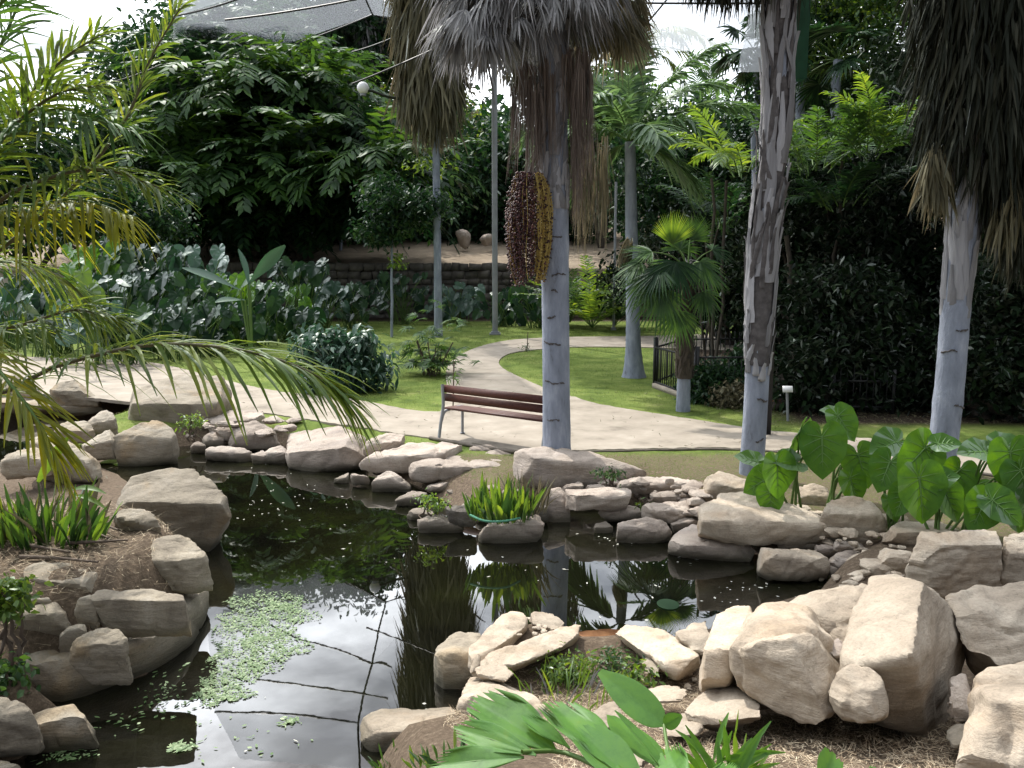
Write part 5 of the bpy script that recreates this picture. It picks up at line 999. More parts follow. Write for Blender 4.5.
for k, q in enumerate(ec):
    cx, cy, Y = q; same = sorted([e for e in ec if row(e) == row(q)]); lb = '%s broad leaved plant from the left in the %s row below the dark trees' % (ords[min(9, same.index(q))], row(q))
    if same.index(q) > 9: lb = '%s broad leaved plant from the right in the %s row below the dark trees' % (ords[len(same) - 1 - same.index(q)], row(q))
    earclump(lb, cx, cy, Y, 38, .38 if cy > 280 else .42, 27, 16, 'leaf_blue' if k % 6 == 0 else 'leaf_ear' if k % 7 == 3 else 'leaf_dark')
earclump('lit yellow green broad leaf pair glowing among the dark leaves', 85, 285, 20.5, 7, .45, 10, 12, 'leaf_light', zb=0)
# banana leaves
bb = PY(250, 300, 22); t = thing('banana_plant', 'banana plant with one pale ribbed leaf standing out of the bank', 'plant', (bb[0], 22, 0)); g = G(); gs = G()
for a, b, w, nv in (((248,285,22),(285,240,21.6),.34,(.4,-1,.3)), ((240,290,22),(182,263,21.8),.3,(0,-.6,1)), ((250,290,22),(238,245,22.4),.3,(1,-.3,.3)), ((245,300,22),(215,300,21.5),.3,(0,-.5,1))):
    A, B2 = PY(*a), PY(*b); g.add(*blades([A], [B2 - A], [nv], [np.linalg.norm(B2 - A)], [w], .08, 8, 'obov', .18)); gs.add(*tube(trunk_pts(np.array([bb[0], 22, 0]), A, 5), .03, 5))
part(g, 'leaf', M['leaf_blue'], t); part(gs, 'stalk', M['petiole'], t)
# shrub of bluish broad leaves
c = PY(343, 362, 17.5); t = thing('bluish_shrub', 'rounded bluish broad leaved shrub by the left branch of the path', 'shrub', (c[0], 17.5, 0)); g = G(); s = 17.5 / FPX
for q in ((343,362,42,34),(320,350,26,26),(365,372,24,24),(330,375,30,20),(350,342,26,14)): leaves(g, PY(q[0], q[1], 17.5), (q[2] * s, q[2] * s * .9, q[3] * s), 620, .17, 10, .12, asp=.5, shell=.6, droop=.5, up=1)
part(g, 'foliage', M['leaf_blue'], t); g = G()
for k in range(9): limb(g, (c[0] + rng.normal(0, .1), 17.5, -.05), c + rng.normal(0, .3, 3), .02, .01, .03)
part(g, 'stem', M['bark_brown'], t)
# lady palm
c = PY(430, 352, 20); t = thing('lady_palm', 'bushy lady palm with finger leaves on the lawn behind the bench', 'shrub', (c[0], 20, 0)); g = G(); gs = G()
for k in range(120):
    P = c + rng.normal(0, 1, 3) * [.42, .35, .42]; P[2] = max(P[2], .3); a = rng.uniform(0, 6.28); d_ = np.array([math.cos(a), math.sin(a), rng.uniform(-.3, .7)]); fan(g, P, d_, (0, 0, 1) + rng.normal(0, .3, 3), rng.uniform(.25, .36), 8, 80, .045, .35, 2)
for k in range(16):
    b = np.array([c[0] + rng.normal(0, .2), 20 + rng.normal(0, .15), -.05]); gs.add(*tube(trunk_pts(b, c + rng.normal(0, .25, 3), 5), .014, 4))
part(g, 'foliage', M['leaf_mid'], t); part(gs, 'stem', M['bark_brown'], t)
for lb, q in (('thin staked seedling behind the backrest end of the bench', (453, 408, 362)), ('thin green stake with bare twigs at the left lawn tip', (527, 352, 332))):
    b = PZ(q[0], q[1], 0); t = thing('seedling', lb, 'plant', b); g = G(); g.add(*tube(trunk_pts(b - [0, 0, .05], PY(q[0] + 1, q[2], b[1]), 5), .014, 5)); part(g, 'stem', M['bark_brown'], t)
    g = G(); n = 34; P = PY(q[0], q[2] + 14, b[1]); g.add(*blades(P + rng.normal(0, .08, (n, 3)), rdir(n), rdir(n), .14, .022, .5, 2)); part(g, 'foliage', M['leaf_mid'], t)
# ferny plants behind the lawn at centre, shrubs inside the fence
def fern(label, cx, py0, py1, n, leaf, ln=None, Yf=None, group=None, name='cycad', ll=.3, lw=.04):
    b = PZ(cx, py0, 0) if Yf is None else np.array([PY(cx, 300, Yf)[0], Yf, 0.]); ht = PY(cx, py1, b[1])[2]; t = thing(name, label, 'plant', b, group); g = G(); gs = G()
    for k in range(n): frond(g, arc(b + [0, 0, .1], k * 2.4, rng.uniform(.7, 1.45), (ln or ht) * rng.uniform(.8, 1.15), rng.uniform(.5, 1.3), 9), 20, ll, lw, 60, .1, .2, .15, 2, 0, .012, True, .06, .45, gs)
    part(g, 'foliage', M[leaf], t); part(gs, 'stalk', M['petiole'], t)
fern('bright tall feathery clump on the lawn right of the ringed palm', 592, 330, 250, 26, 'leaf_light', 3.4, group='feathery clumps behind the lawn', ll=.55, lw=.1)
fern('darker feathery clump behind the ringed palm base', 570, 325, 275, 20, 'leaf_mid', 2.6, group='feathery clumps behind the lawn', ll=.5, lw=.08)
fern('shaded feathery clump left of the bulging trunk', 615, 328, 285, 20, 'leaf_dark', 2.6, group='feathery clumps behind the lawn', ll=.5, lw=.08)
def shrub(label, cx, cy, Y, rx, ry, n, leaf, size=.12, name='shrub', group=None, z0=0, asp=.5, mix=None):
    c = PY(cx, cy, Y); s = Y / FPX; t = thing(name, label, 'shrub', (c[0], Y, z0), group); g = G(); leaves(g, c, (rx * s, rx * s * .8, ry * s), n, size, 14, size * 1.3, asp=asp, shell=.4); part(g, 'foliage', M[leaf], t)
    g = G()
    for k in range(5): limb(g, (c[0] + rng.normal(0, .05), Y, z0 - .05), c + rng.normal(0, rx * s * .3, 3), .015, .008, .02)
    part(g, 'stem', M['bark_brown'], t); return t
shrub('dark green shrub filling the corner of the iron fence', 712, 385, 16.2, 26, 24, 3000, 'leaf_dark', .12, group='shrubs by the iron fence')
shrub('reddish tinged shrub at the foot of the fence', 733, 400, 15.6, 20, 16, 1600, 'dead_brown', .1, group='shrubs by the iron fence')
shrub('dark shrub crowding the fence behind the shaggy palm', 742, 375, 17.2, 20, 26, 2500, 'leaf_dark', .12, group='shrubs by the iron fence')
shrub('low shrub with small red blooms beside the name sign', 770, 405, 15.5, 16, 12, 900, 'leaf_mid', .09, group='shrubs by the iron fence')
g = G(); c = PY(772, 399, 15.2); n = 26; g.add(*blades(c + rng.normal(0, .12, (n, 3)) * [1.2, .6, .5], rdir(n), rdir(n), .05, .04, 0, 1)); M['red'] = leaf_mat('red_bloom', (.4, .03, .02), (.6, .08, .04), None, .3); solo(g, 'blooms', M['red'], 'small red blooms on the shrub left of the name sign', 'flowers', kind='stuff')
for k, (x_, Y_, h_) in enumerate(((805, 18, 3.2), (822, 19, 3.5), (842, 18.5, 3.3), (858, 20, 3.5), (895, 19, 3.2), (925, 20, 3.4), (985, 17, 3.0), (1010, 17.5, 3.2))):
    b = PY(x_, 300, Y_); b[2] = 0; t = thing('thicket_stem', 'grey bare stem in the dark thicket %s' % ['near the name sign', 'second from the name sign', 'left of the glimpsed lawn', 'right beside the glimpsed lawn', 'in the middle of the shade', 'just left of the leaning palm', 'right of the leaning palm', 'nearest the right edge'][k], 'trunk', b, 'stems in the thicket'); g = G(); limb(g, b - [0, 0, .1], b + [rng.normal(0, .4), 0, h_], .08, .05, .05); part(g, 'bark_stem', M['bark_dark'], t, True)
# ------------------------------------------------------------------ bench
A0 = PZ(439, 438, .03); ang = math.atan2(-1.1, 1.515); ux = np.array([math.cos(ang), math.sin(ang), 0]); uy = np.array([-math.sin(ang), math.cos(ang), 0])
t = thing('park_bench', 'park bench with red brown slats seen from behind beside the ringed palm', 'bench', A0 - [0, 0, .005])
Lb = 2.0
def bp(u, v, z): return A0 + ux * u + uy * v + np.array([0, 0, z])
def plank(u0, u1, v, z, w, h, tilt=0):
    V, F = box((0, 0, 0), (u1 - u0, w, h), 0, tilt); c = bp((u0 + u1) / 2, v, z); V = np.stack([V[:, 0], V[:, 1], V[:, 2]], 1); V = V[:, :1] * ux + V[:, 1:2] * uy + V[:, 2:] * np.array([0, 0, 1.]) + c; return V, F
g = G(); g.add(*plank(.0, Lb, .075, .755, .03, .115, -.12)); part(g, 'backrest', M['wood'], t, label='upper backrest slat')
g = G(); g.add(*plank(.0, Lb, .10, .62, .03, .115, -.12)); part(g, 'backrest', M['wood'], t, label='lower backrest slat')
g = G()
for k in range(3): g.add(*plank(.0, Lb, .19 + k * .112, .44 - k * .004, .108, .03))
part(g, 'seat', M['wood'], t)
for u in (.05, Lb - .08):
    g = G(); P = [bp(u, -.06, 0), bp(u, -.01, .25), bp(u, .05, .5), bp(u, .035, .82)]; g.add(*tube(bez(*P, n=10), .024, 8)); part(g, 'leg', M['metal'], t)
    g = G(); P = [bp(u, .0, .26), bp(u, .06, .38), bp(u, .15, .415), bp(u, .45, .43), bp(u, .5, .38), bp(u, .5, 0)]; g.add(*tube(bez(*P, n=24), .022, 8)); part(g, 'leg', M['metal'], t)
    g = G(); g.add(*box(bp(u, -.06, .004), (.07, .07, .008))); g.add(*box(bp(u, .5, .004), (.07, .07, .008))); part(g, 'foot_plate', M['metal'], t)
# ------------------------------------------------------------------ iron fence
def fence(label, P0, P1, h, spikes=True, zb=0., root=None):
    P0 = np.array([P0[0], P0[1], zb]); P1 = np.array([P1[0], P1[1], zb]); d_ = P1 - P0; Lf = np.linalg.norm(d_); u = d_ / Lf; az = math.atan2(u[1], u[0])
    t = root or thing('iron_fence', label, 'fence', P0, 'black iron fence panels')
    for z in (.12, h - .12): g = G(); g.add(*box((P0 + P1) / 2 + [0, 0, z], (Lf, .03, .035), az)); part(g, 'rail', M['black_metal'], t)
    g = G(); n = int(Lf / .11)
    for k in range(1, n):
        c = P0 + u * (k * Lf / n); top = h + (.06 if spikes else -.1); g.add(*box(c + [0, 0, (top + .05) / 2], (.014, .014, top - .05), az))
        if spikes: V, F = box(c + [0, 0, top + .03], (.028, .008, .06), az); V[4:] = V[4:] * .0 + (c + [0, 0, top + .075]) + (V[4:] - V[4:].mean(0)) * .1; g.add(V, F)
    part(g, 'picket', M['black_metal'], t)
    for c in (P0, P1): g = G(); g.add(*box(c + [0, 0, h / 2 + .03], (.05, .05, h + .12), az)); part(g, 'post', M['black_metal'], t)
fA = PZ(654, 387, 0); fB = PZ(694, 402, 0); fC = PZ(765, 402, 0); fD = PZ(652, 386, 0)
fence('front left iron fence panel with plain top rail by the fan palm', fA, fB, .98, False)
fence('iron fence panel running right from the fan palm into the shrubs', fB + [.05, 0, 0], fC, .98, False)
fence('spiked iron fence panel crossing the far loop of path', (fA[0] + 0.9, fA[1] + 1.6), (fA[0] + 2.7, fA[1] + 1.7), 1.0, True)
fence('side iron fence panel going back from the corner', fA + [.05, .05, 0], (fA[0] + .85, fA[1] + 1.58), .98, False)
fence('spiked iron fence glimpsed through the dark thicket', PZ(832, 413, 0), PZ(892, 414, 0), .7, True)
g = G(); V, F = box(((fA[0] + fB[0]) / 2 + .0, (fA[1] + fB[1]) / 2 - .08, .05), (np.linalg.norm(fB - fA), .12, .1), math.atan2(fB[1] - fA[1], fB[0] - fA[0])); g.add(V, F); solo(g, 'kerb_stone', M['path'], 'pale kerb stone under the front left fence panel', 'kerb')
# name sign
b = PZ(788, 421, 0); t = thing('plant_sign', 'small pale plant name sign on a thin post in the shade', 'sign', b); g = G(); tp = PY(787, 390, b[1]); g.add(*tube(trunk_pts(b - [0, 0, .05], tp, 4), .022, 6)); part(g, 'post', M['metal'], t)
g = G(); g.add(*box(tp + [0, -.03, .02], (.17, .012, .11), 0, R(-25))); part(g, 'plate', M['white'], t)
# ------------------------------------------------------------------ net masts, cables and shade net
NZ = 14.0
def refl(px, py, z=NZ):
    """point at height z whose mirror image in the pond shows at this pixel"""
    d_ = ray(px, py); t_ = (WZ - CAMZ) / d_[2]; k = (z - WZ) / -d_[2]; p = d_ * (t_ + k); return np.array([p[0], p[1], z])
node = {k: refl(*v) for k, v in dict(a=(266,546), b=(386,602), c=(365,554), d=(437,596), e=(495,575), f=(372,664), g=(358,723), h=(300,640), i=(300,719), j=(215,712), k=(610,556), l=(657,632), m=(392,668), n=(485,622), o=(205,600), p=(200,545), q=(740,556), r=(780,600), s=(240,760), t=(360,770)).items()}
def mast(label, pxb, Y, name, m, r, ztop=NZ, topx=None):
    x0 = PY(pxb, 300, Y)[0]; b = np.array([x0, Y, gh(x0, Y)]); t = thing(name, label, 'mast', b); g = G(); g.add(*tube(trunk_pts(b - [0, 0, .2], np.array([topx if topx is not None else x0, Y, ztop]), 6), r, 10)); part(g, 'pole', m, t, True)
    g = G(); g.add(*box(b + [0, 0, .03], (r * 4, r * 4, .06))); g.add(*box(b + [0, 0, .09], (r * 3, r * 3, .06))); part(g, 'base_plate', m, t); return t
mast('slimmer grey steel net mast left of the fruit cluster', 495, 31, 'net_mast', M['metal'], .10)
mast('thin grey pole behind the lawn left of the bulging trunk', 614, 33, 'thin_pole', M['metal'], .05, PY(614, 182, 33)[2])
gm = PY(795, 80, 13); t = thing('green_mast', 'square green steel mast standing behind the shaggy palm trunk', 'mast', (gm[0], 13, 0))
g = G(); g.add(*box((gm[0], 13, (gm[2] + 12) / 2), (.26, .26, 12 - gm[2]))); part(g, 'pole', M['green_metal'], t); g = G(); g.add(*box((gm[0] - .2, 13.0, 2.5), (.12, .12, 5))); part(g, 'post', M['black_metal'], t)
def cable(label, a, b, sag=.3, r=.03, n=12):
    P = np.array([a * (1 - s) + b * s - [0, 0, sag * 4 * s * (1 - s)] for s in np.linspace(0, 1, n)]); g = G(); g.add(*tube(P, r, 5))
    solo(g, 'net_cable', M['black_metal'], label, 'cable', 'cables of the overhead net')
N_ = node
ext = lambda a, b, k: b + (b - a) * k
for lb, a, b in (('net cable from the far left corner to the white gap', N_['a'], N_['b']), ('net cable edging the bright gap from above', N_['c'], N_['d']), ('net cable joining the mast node and top middle', N_['d'], N_['e']),
    ('net cable curving back from the mast node', N_['d'], N_['b']), ('net cable between the two left nodes', N_['b'], N_['f']), ('net cable running down to the lower node', N_['f'], N_['g']), ('net cable spreading left from the centre node', N_['h'], N_['f']),
    ('short net cable right of the centre node', N_['f'], N_['m']), ('net cable closing the lower left panels', N_['j'], N_['g']), ('net cable over the right half of the pond', N_['k'], N_['l']), ('short net cable right of the mast node', N_['d'], N_['n']),
    ('net cable beyond the lower node', N_['g'], N_['t']), ('net cable at the left of the lowest panel', N_['o'], N_['h'])): cable(lb, a, b, .15, .045)
cable('guy cable slanting beside the globe lamp', PY(352, 84, 24), PY(432, 50, 24), .02, .025); cable('thin guy cable crossing the upper left sky', PY(-20, 92, 20), PY(160, 65, 26), .3, .02)
cable('guy cable across the sky gap between the palms', PY(560, 2, 20), PY(800, 3, 20), .02, .025); cable('slanting guy cable from net to left mast', PY(225, 20, 24), PY(372, -4, 24), .05, .03); cable('thin slanting cable right of the ringed palm', PY(600, 85, 22), PY(660, -10, 22), .02, .012)
def netp(label, keys, op, dz=0.):
    P = [node[k] + np.array([0, 0, dz]) if isinstance(k, str) else np.asarray(k, float) for k in keys]; g = G(); n = len(P); c = sum(P) / n - [0, 0, .1]; top = np.array(P + [c]); bot = top - [0, 0, .02]
    F = [[i, (i + 1) % n, n] for i in range(n)]; g.add(top, F)
    solo(g, 'shade_net', net_m('shade_net', op), label, 'net', 'overhead shade net panels')
netp('grey shade net panel at the upper left', ['p', 'a', 'b', 'f', 'h', 'o'], .24)
netp('darker net panel at the lower left', ['o', 'h', 'f', 'g', 'j'], .38, -.02)
netp('darkest net panel nearest above', ['j', 'g', 't', 's'], .6, -.04)
netp('pale net panel right of the mast node', ['e', 'd', 'n', refl(500, 640), refl(560, 640), refl(560, 556)], .2, .02)
netp('bluish net panel over the middle of the pond', [refl(575, 550), 'k', 'l', refl(640, 700), refl(575, 700)], .35)
netp('grey net panel over the right half of the pond', ['k', 'q', 'r', refl(800, 700), refl(650, 690), 'l'], .52, -.02)
netp('narrow net panel by the centre node', ['f', 'd', 'b'], .3, -.03)
netp('lower right net panel by the centre node', ['f', 'd', 'n', refl(480, 700), refl(420, 770), 'g'], .4, -.05)
# side net, right of the sky gap
P = [PY(737, 72, 30), PY(765, 72, 30), PY(765, -20, 30), PY(757, -20, 30)]; g = G(); g.add(np.array(P), [[0, 1, 2, 3]]); solo(g, 'side_net', net_m('side_net', .55), 'triangular grey net edge left of the shaggy trunk', 'net')
# ------------------------------------------------------------------ globe lamp
lp = PY(363, 88, 29.6); bL = PY(430, 101, 29.7); t = thing('globe_lamp', 'white globe lamp on a curved grey arm beside the hanging skirt', 'street lamp', bL)
g = G(); g.add(*tube(bez(PY(436, 101, 29.8), PY(402, 99, 29.6), PY(385, 96, 29.6), PY(372, 91, 29.6), lp + [.05, 0, -.08], n=12), .045, 7)); part(g, 'arm', M['dead_dark'], t, True)
bm = bmesh.new(); bmesh.ops.create_uvsphere(bm, u_segments=24, v_segments=16, radius=.2, matrix=__import__('mathutils').Matrix.Translation((lp - bL).tolist())); me = bpy.data.meshes.new('globe'); bm.to_mesh(me); bm.free(); me.materials.append(M['white'])
me.polygons.foreach_set('use_smooth', np.ones(len(me.polygons), bool)); o = bpy.data.objects.new('globe', me); C.objects.link(o); o.parent = t
g = G(); g.add(*tube([lp - [0, 0, .25], lp - [0, 0, .16]], .1, 12)); part(g, 'collar', M['metal'], t)
# terrace boulders
for lb, q in (('upright boulder on the terrace under the trees', (463, 238, 16, 22)), ('low grey boulder on the terrace right of the upright one', (487, 240, 16, 12))):
    Yt = 46.5; s = Yt / FPX; P = PY(q[0], q[1], Yt); pts = nrm(rng.normal(0, 1, (16, 3))) * [q[2] * s * .5, q[2] * s * .5, q[3] * s * .6]; hull_rock(lb, pts + P, 'rock_far', .8, 18, 'terrace boulders')
M['vein'] = leaf_mat('pale_leaf_vein', (.10, .20, .05), (.14, .26, .07), None, .2)
# ------------------------------------------------------------------ elephant ears at the right
def earplant(label, base, lv, leaf, name='elephant_ear', group='elephant ear plants right of the pond'):
    t = thing(name, label, 'plant', base, group)
    for (px_, py_, Y_, tdx, tdz, tdy, nv, s) in lv:
        p = PY(px_, py_, Y_); g = G(); s = s * .88; fr_ = ear(g, p, (tdx, tdy, tdz), nv, s, .10, .03); f = part(g, 'leaf', M[leaf], t, True); g = G(); earveins(g, p, fr_, s, .10); part(g, 'vein', M['vein'], t, parent=f)
        g = G(); b = np.asarray(base, float) + [rng.normal(0, .05), rng.normal(0, .05), -.03]; mid = (b + p) / 2 + np.array([rng.normal(0, .06), 0, .18]); g.add(*tube(bez(b, mid, p, n=9), np.linspace(.016, .009, 9), 6)); part(g, 'stalk', M['petiole'], t, parent=f)
def gp(px_, Y_): x = PY(px_, 300, Y_)[0]; return np.array([x, Y_, gh(x, Y_)])
# leaf: joint pixel, distance, tip direction (x, z, y), face normal, size
earplant('elephant ear with a long dark hanging leaf over the split stone', gp(800, 8.9), [
    (822,437,8.5,.02,-1,-.15,(-.15,-1,-.1),.50), (800,430,8.7,-.45,-1,0,(.9,-.5,.3),.48), (777,464,8.5,.06,-1,-.1,(.3,-1,.1),.42), (795,462,8.6,-.8,.1,-.4,(.1,-.6,.8),.34), (768,478,8.8,-.7,-.35,-.2,(.2,-.8,.6),.36), (757,462,9.0,-.7,.2,0,(.2,-.5,.9),.3), (770,492,8.6,.1,-1,-.1,(-.4,-1,0),.3)], 'leaf_ear')
earplant('elephant ear holding a bright sunlit round leaf high up', gp(842, 9.0), [
    (838,416,8.8,.55,-.85,-.3,(.15,-1,.35),.36), (836,412,8.9,-1,.12,.1,(0,-.4,1),.2), (858,455,8.9,.2,-.9,-.4,(-.3,-1,.4),.42), (872,462,9.0,.6,-.5,-.4,(-.2,-.8,.7),.34), (880,452,9.1,-.5,.1,-.5,(-.2,-.6,1),.34), (850,478,8.7,.3,-1,-.2,(.2,-1,.2),.34)], 'leaf_ear')
earplant('elephant ear with a broad ribbed leaf in front of the leaning palm', gp(905, 8.4), [
    (925,448,8.0,-.75,-.72,-.25,(.35,-.9,.5),.46), (897,442,8.5,-.8,-.2,-.3,(.1,-.6,.9),.4), (938,444,7.9,.9,.1,-.2,(.1,-.7,.8),.24), (919,478,7.7,.12,-1,-.15,(.05,-1,.15),.5), (930,480,7.8,.9,.25,-.3,(.2,-.7,.7),.3), (890,462,8.3,-.4,-.9,-.2,(-.4,-1,.4),.38), (905,492,8.0,-.4,-.9,-.2,(-.4,-1,.4),.3)], 'leaf_ear')
earplant('elephant ear spreading flat yellow green leaves at the right edge', gp(985, 8.2), [
    (985,452,7.9,-1,.05,-.2,(.1,-.5,.9),.34), (1000,446,7.9,.9,-.1,-.3,(-.1,-.5,.9),.36), (1010,452,7.7,.1,-1,-.15,(-.15,-1,.1),.46), (995,448,8.1,.1,.7,.2,(0,-1,-.2),.2), (985,502,7.5,-.5,-.75,-.3,(.1,-.9,.6),.38), (992,500,7.4,.7,-.6,-.4,(-.2,-.8,.7),.36), (1020,470,7.6,.4,-1,-.2,(-.2,-1,.2),.42)], 'leaf_ear')
earplant('shaded low elephant ear under the others by the cream boulder', gp(955, 7.9), [
    (960,470,8.1,-.3,-.9,-.2,(-.2,-1,.4),.36), (945,492,7.8,.4,-.9,-.2,(.3,-1,.4),.36), (1010,500,7.8,.3,-.9,-.2,(.2,-1,.4),.38), (975,485,8.2,-.6,-.7,-.2,(-.2,-1,.4),.36), (1030,495,7.6,-.3,-.9,-.2,(.2,-1,.4),.36), (890,500,8.2,.3,-.9,-.2,(.2,-1,.4),.26)], 'leaf_ear')
# ------------------------------------------------------------------ ribbed glossy leaves in the foreground
def ribbed(t, base, tip, w, nv, ribs=9, jag=.18, m='leaf_fore', shape='fan', fold=.25, droop=.05):
    """pleated leaflet, narrow at its base, cut off ragged at its tip"""
    A, B2 = PY(*base), PY(*tip); D = B2 - A; Ln = np.linalg.norm(D); D /= Ln; S = nrm(np.cross(D, nv)); N = np.cross(S, D); nu, nvv = ribs * 2 + 1, 12; V = []
    jg = 1 - jag * rng.random(nu) * (np.arange(nu) % 2) - jag * .6 * np.abs(np.linspace(-1, 1, nu))
    for s in np.linspace(0, 1, nvv):
        if shape == 'fan': hw = w / 2 * (.06 + .94 * math.sin(min(1, s * 1.35) * math.pi / 2) ** 1.1 * (1 - .25 * max(0, s - .7) / .3))
        elif shape == 'round': hw = w / 2 * max(.03, math.sin(math.pi * min(.97, .02 + .98 * s ** .8)) ** .65)
        else: hw = w / 2 * math.sin(math.pi * (.03 + .95 * s)) ** .7
        for k, u in enumerate(np.linspace(-1, 1, nu)):
            ss = s * (jg[k] if shape == 'fan' else 1); z = fold * abs(u) * hw + (.03 * hw * (k % 2)) - droop * Ln * ss * ss
            V.append(A + D * Ln * ss + S * hw * u + N * z)
    i = np.arange(nvv - 1)[:, None] * nu; j = np.arange(nu - 1)[None]; F = np.stack([i + j, i + j + 1, i + j + nu + 1, i + j + nu], -1).reshape(-1, 4); g = G(); g.add(np.array(V), F)
    f = part(g, 'leaflet', M[m], t); g = G(); g.add(*tube([A - N * .004, A + D * Ln * .5 - N * .004, A + D * Ln * .85 - droop * Ln * .7 * N * 1], [.004, .003, .001], 4)); part(g, 'midrib', M['petiole'], t, parent=f); return f
bF = PY(640, 860, 2.15); bF[2] = gh(bF[0], bF[1]); t = thing('ribbed_leaf_plant', 'glossy ribbed leaved young palm at the bottom edge of the picture', 'plant', bF)
Q = [((556,752,2.5),(468,694,2.7),.19,(.3,-.5,.8)), ((536,755,2.45),(450,724,2.58),.10,(.2,-.6,.8)), ((524,757,2.45),(426,764,2.45),.10,(.1,-.5,1)), ((570,748,2.5),(520,712,2.6),.06,(.4,-.6,.7)), ((622,775,2.25),(545,694,2.6),.19,(.5,-.6,.6)),
     ((560,780,2.3),(480,790,2.25),.09,(.1,-.5,1)), ((650,800,2.2),(575,722,2.4),.15,(.3,-.5,1)), ((690,800,2.1),(664,742,2.4),.10,(-.3,-.8,.5)), ((704,800,2.1),(735,758,2.3),.07,(-.5,-.7,.5))]
for b_, t_, w_, n_ in Q: ribbed(t, b_, t_, w_, n_, 9, .24)
ribbed(t, (655,765,2.45), (612,712,2.7), .17, (.5,-.7,.4), 7, 0, shape='round', fold=.1)
ribbed(t, (668,775,2.3), (617,708,2.45), .07, (.8,-.5,.1), 5, 0, shape='lance')
ribbed(t, (664,725,2.5), (600,670,2.62), .115, (.35,-.75,.5), 7, 0, shape='round', fold=.12)
ribbed(t, (664,725,2.5), (681,716,2.45), .05, (-.2,-.8,.5), 5, 0, shape='round', fold=.1)
g = G(); g.add(*tube(bez(bF, PY(668, 785, 2.3), PY(664, 725, 2.5), n=8), .006, 6)); g.add(*tube(bez(bF, PY(640, 790, 2.2), PY(600, 768, 2.35), PY(562, 752, 2.5), PY(522, 752, 2.45), n=12), .008, 6)); g.add(*tube(bez(bF, PY(668, 800, 2.2), PY(655, 765, 2.45), n=6), .006, 6)); part(g, 'stalk', M['petiole'], t)
g = G(); c = PY(715, 790, 2.5)
for k in range(22):
    a = rng.uniform(-1.2, 1.2); g.add(*blades([c + rng.normal(0, .03, 3)], [(math.sin(a), rng.normal(0, .3), math.cos(a))], [(rng.normal(0, .4), -1, .3)], [rng.uniform(.14, .3)], [.022], .2, 5, 'leaf', .2))
solo(g, 'leaf_tuft', M['leaf_fore'], 'spiky tuft of upright leaves right of the ribbed leaved palm', 'plant')
for lb, q in (('pale green leaf tip rising at the bottom right of centre', ((818,790,2.4),(835,752,2.5))), ('thin leaf tip at the bottom edge below the sandstone boulders', ((880,800,2.4),(872,764,2.5)))):
    b = PY(*q[0]); b[2] = gh(b[0], b[1]); t = thing('leafy_sprout', lb, 'plant', b); ribbed(t, q[0], q[1], .09 if '818' in str(q) else .03, (.1, -.8, .5), 5, .1); g = G(); g.add(*tube([b, PY(*q[0])], .006, 5)); part(g, 'stalk', M['petiole'], t)
# ------------------------------------------------------------------ smaller plants
def clump(label, cx, py0, Y, n, h, w, leafw, ms, lean=.5, name='leafy_clump', group=None, kind='leaf', zb=None, spread=.12, droop=.3, cat='plant'):
    b = PY(cx, py0, Y); z0 = b[2] if zb is None else zb; t = thing(name, label, cat, (b[0], Y, z0), group)
    for m_, frac in ms:
        k = int(n * frac); g = G(); a = rng.uniform(0, 6.28, k); q = np.sqrt(rng.random(k)); B = np.stack([b[0] + w * q * np.cos(a), Y + spread * q * np.sin(a) * 2, np.full(k, z0 - .02)], 1)
        D = np.stack([np.cos(a) * lean * rng.random(k) + rng.normal(0, .15, k), np.sin(a) * lean * rng.random(k), np.ones(k)], 1); g.add(*blades(B, D, rng.normal(0, 1, (k, 3)) * [1, 1, .3] + [0, -.8, 0], h * rng.uniform(.4, 1.1, k), leafw * rng.uniform(.6, 1.2, k), droop * rng.uniform(0, 1.5, k), 5, kind, .2)); part(g, 'foliage', M[m_], t)
    return t
clump('lush water plant clump between the pale block and longest boulder', 502, 516, 8.9, 170, .46, .36, .05, (('leaf_light', .6), ('leaf_mid', .4)), .35, group='upright leaved clumps')
clump('withered brown blades mixed in the water plant clump edge', 530, 510, 9.1, 90, .5, .18, .02, (('dead_brown', 1),), .4, name='withered_clump')
g = G(); P = bez(PY(470, 515, 8.7), PY(485, 521, 8.55), PY(505, 521, 8.55), PY(520, 518, 8.7), n=14); g.add(*tube(P, .012, 6)); M['hose'] = solid_mat('green_hose', [(.3, (.06, .2, .13)), (.7, (.1, .28, .18))], 5); solo(g, 'garden_hose', M['hose'], 'green hose lying at the foot of the water plant clump', 'hose')
clump('broad leaved clump with one bright upright leaf on the left bank', 48, 548, 6.9, 130, .62, .46, .05, (('leaf_mid', .5), ('leaf_light', .3), ('dead_brown', .2)), .55, group='upright leaved clumps', zb=.33)
clump('reddish withered clump at the left edge behind the dry twigs', 5, 545, 7.0, 110, .55, .3, .03, (('dead_brown', .7), ('leaf_dusty', .3)), .6, zb=.33, name='withered_clump')
t = thing('tall_leaf', 'single bright yellow green leaf rising above the left clump', 'plant', (PY(45, 520, 6.8)[0], 6.8, .35)); g = G(); A, B2 = PY(38, 482, 6.8), PY(67, 432, 6.75); g.add(*blades([A], [B2 - A], [(.3, -1, .3)], [np.linalg.norm(B2 - A) * 1.05], [.09], .1, 8, 'leaf', .15)); part(g, 'blade', M['leaf_light'], t); g = G(); g.add(*tube([np.array([PY(45, 520, 6.8)[0], 6.8, .35]), A], .008, 5)); part(g, 'stalk', M['petiole'], t)
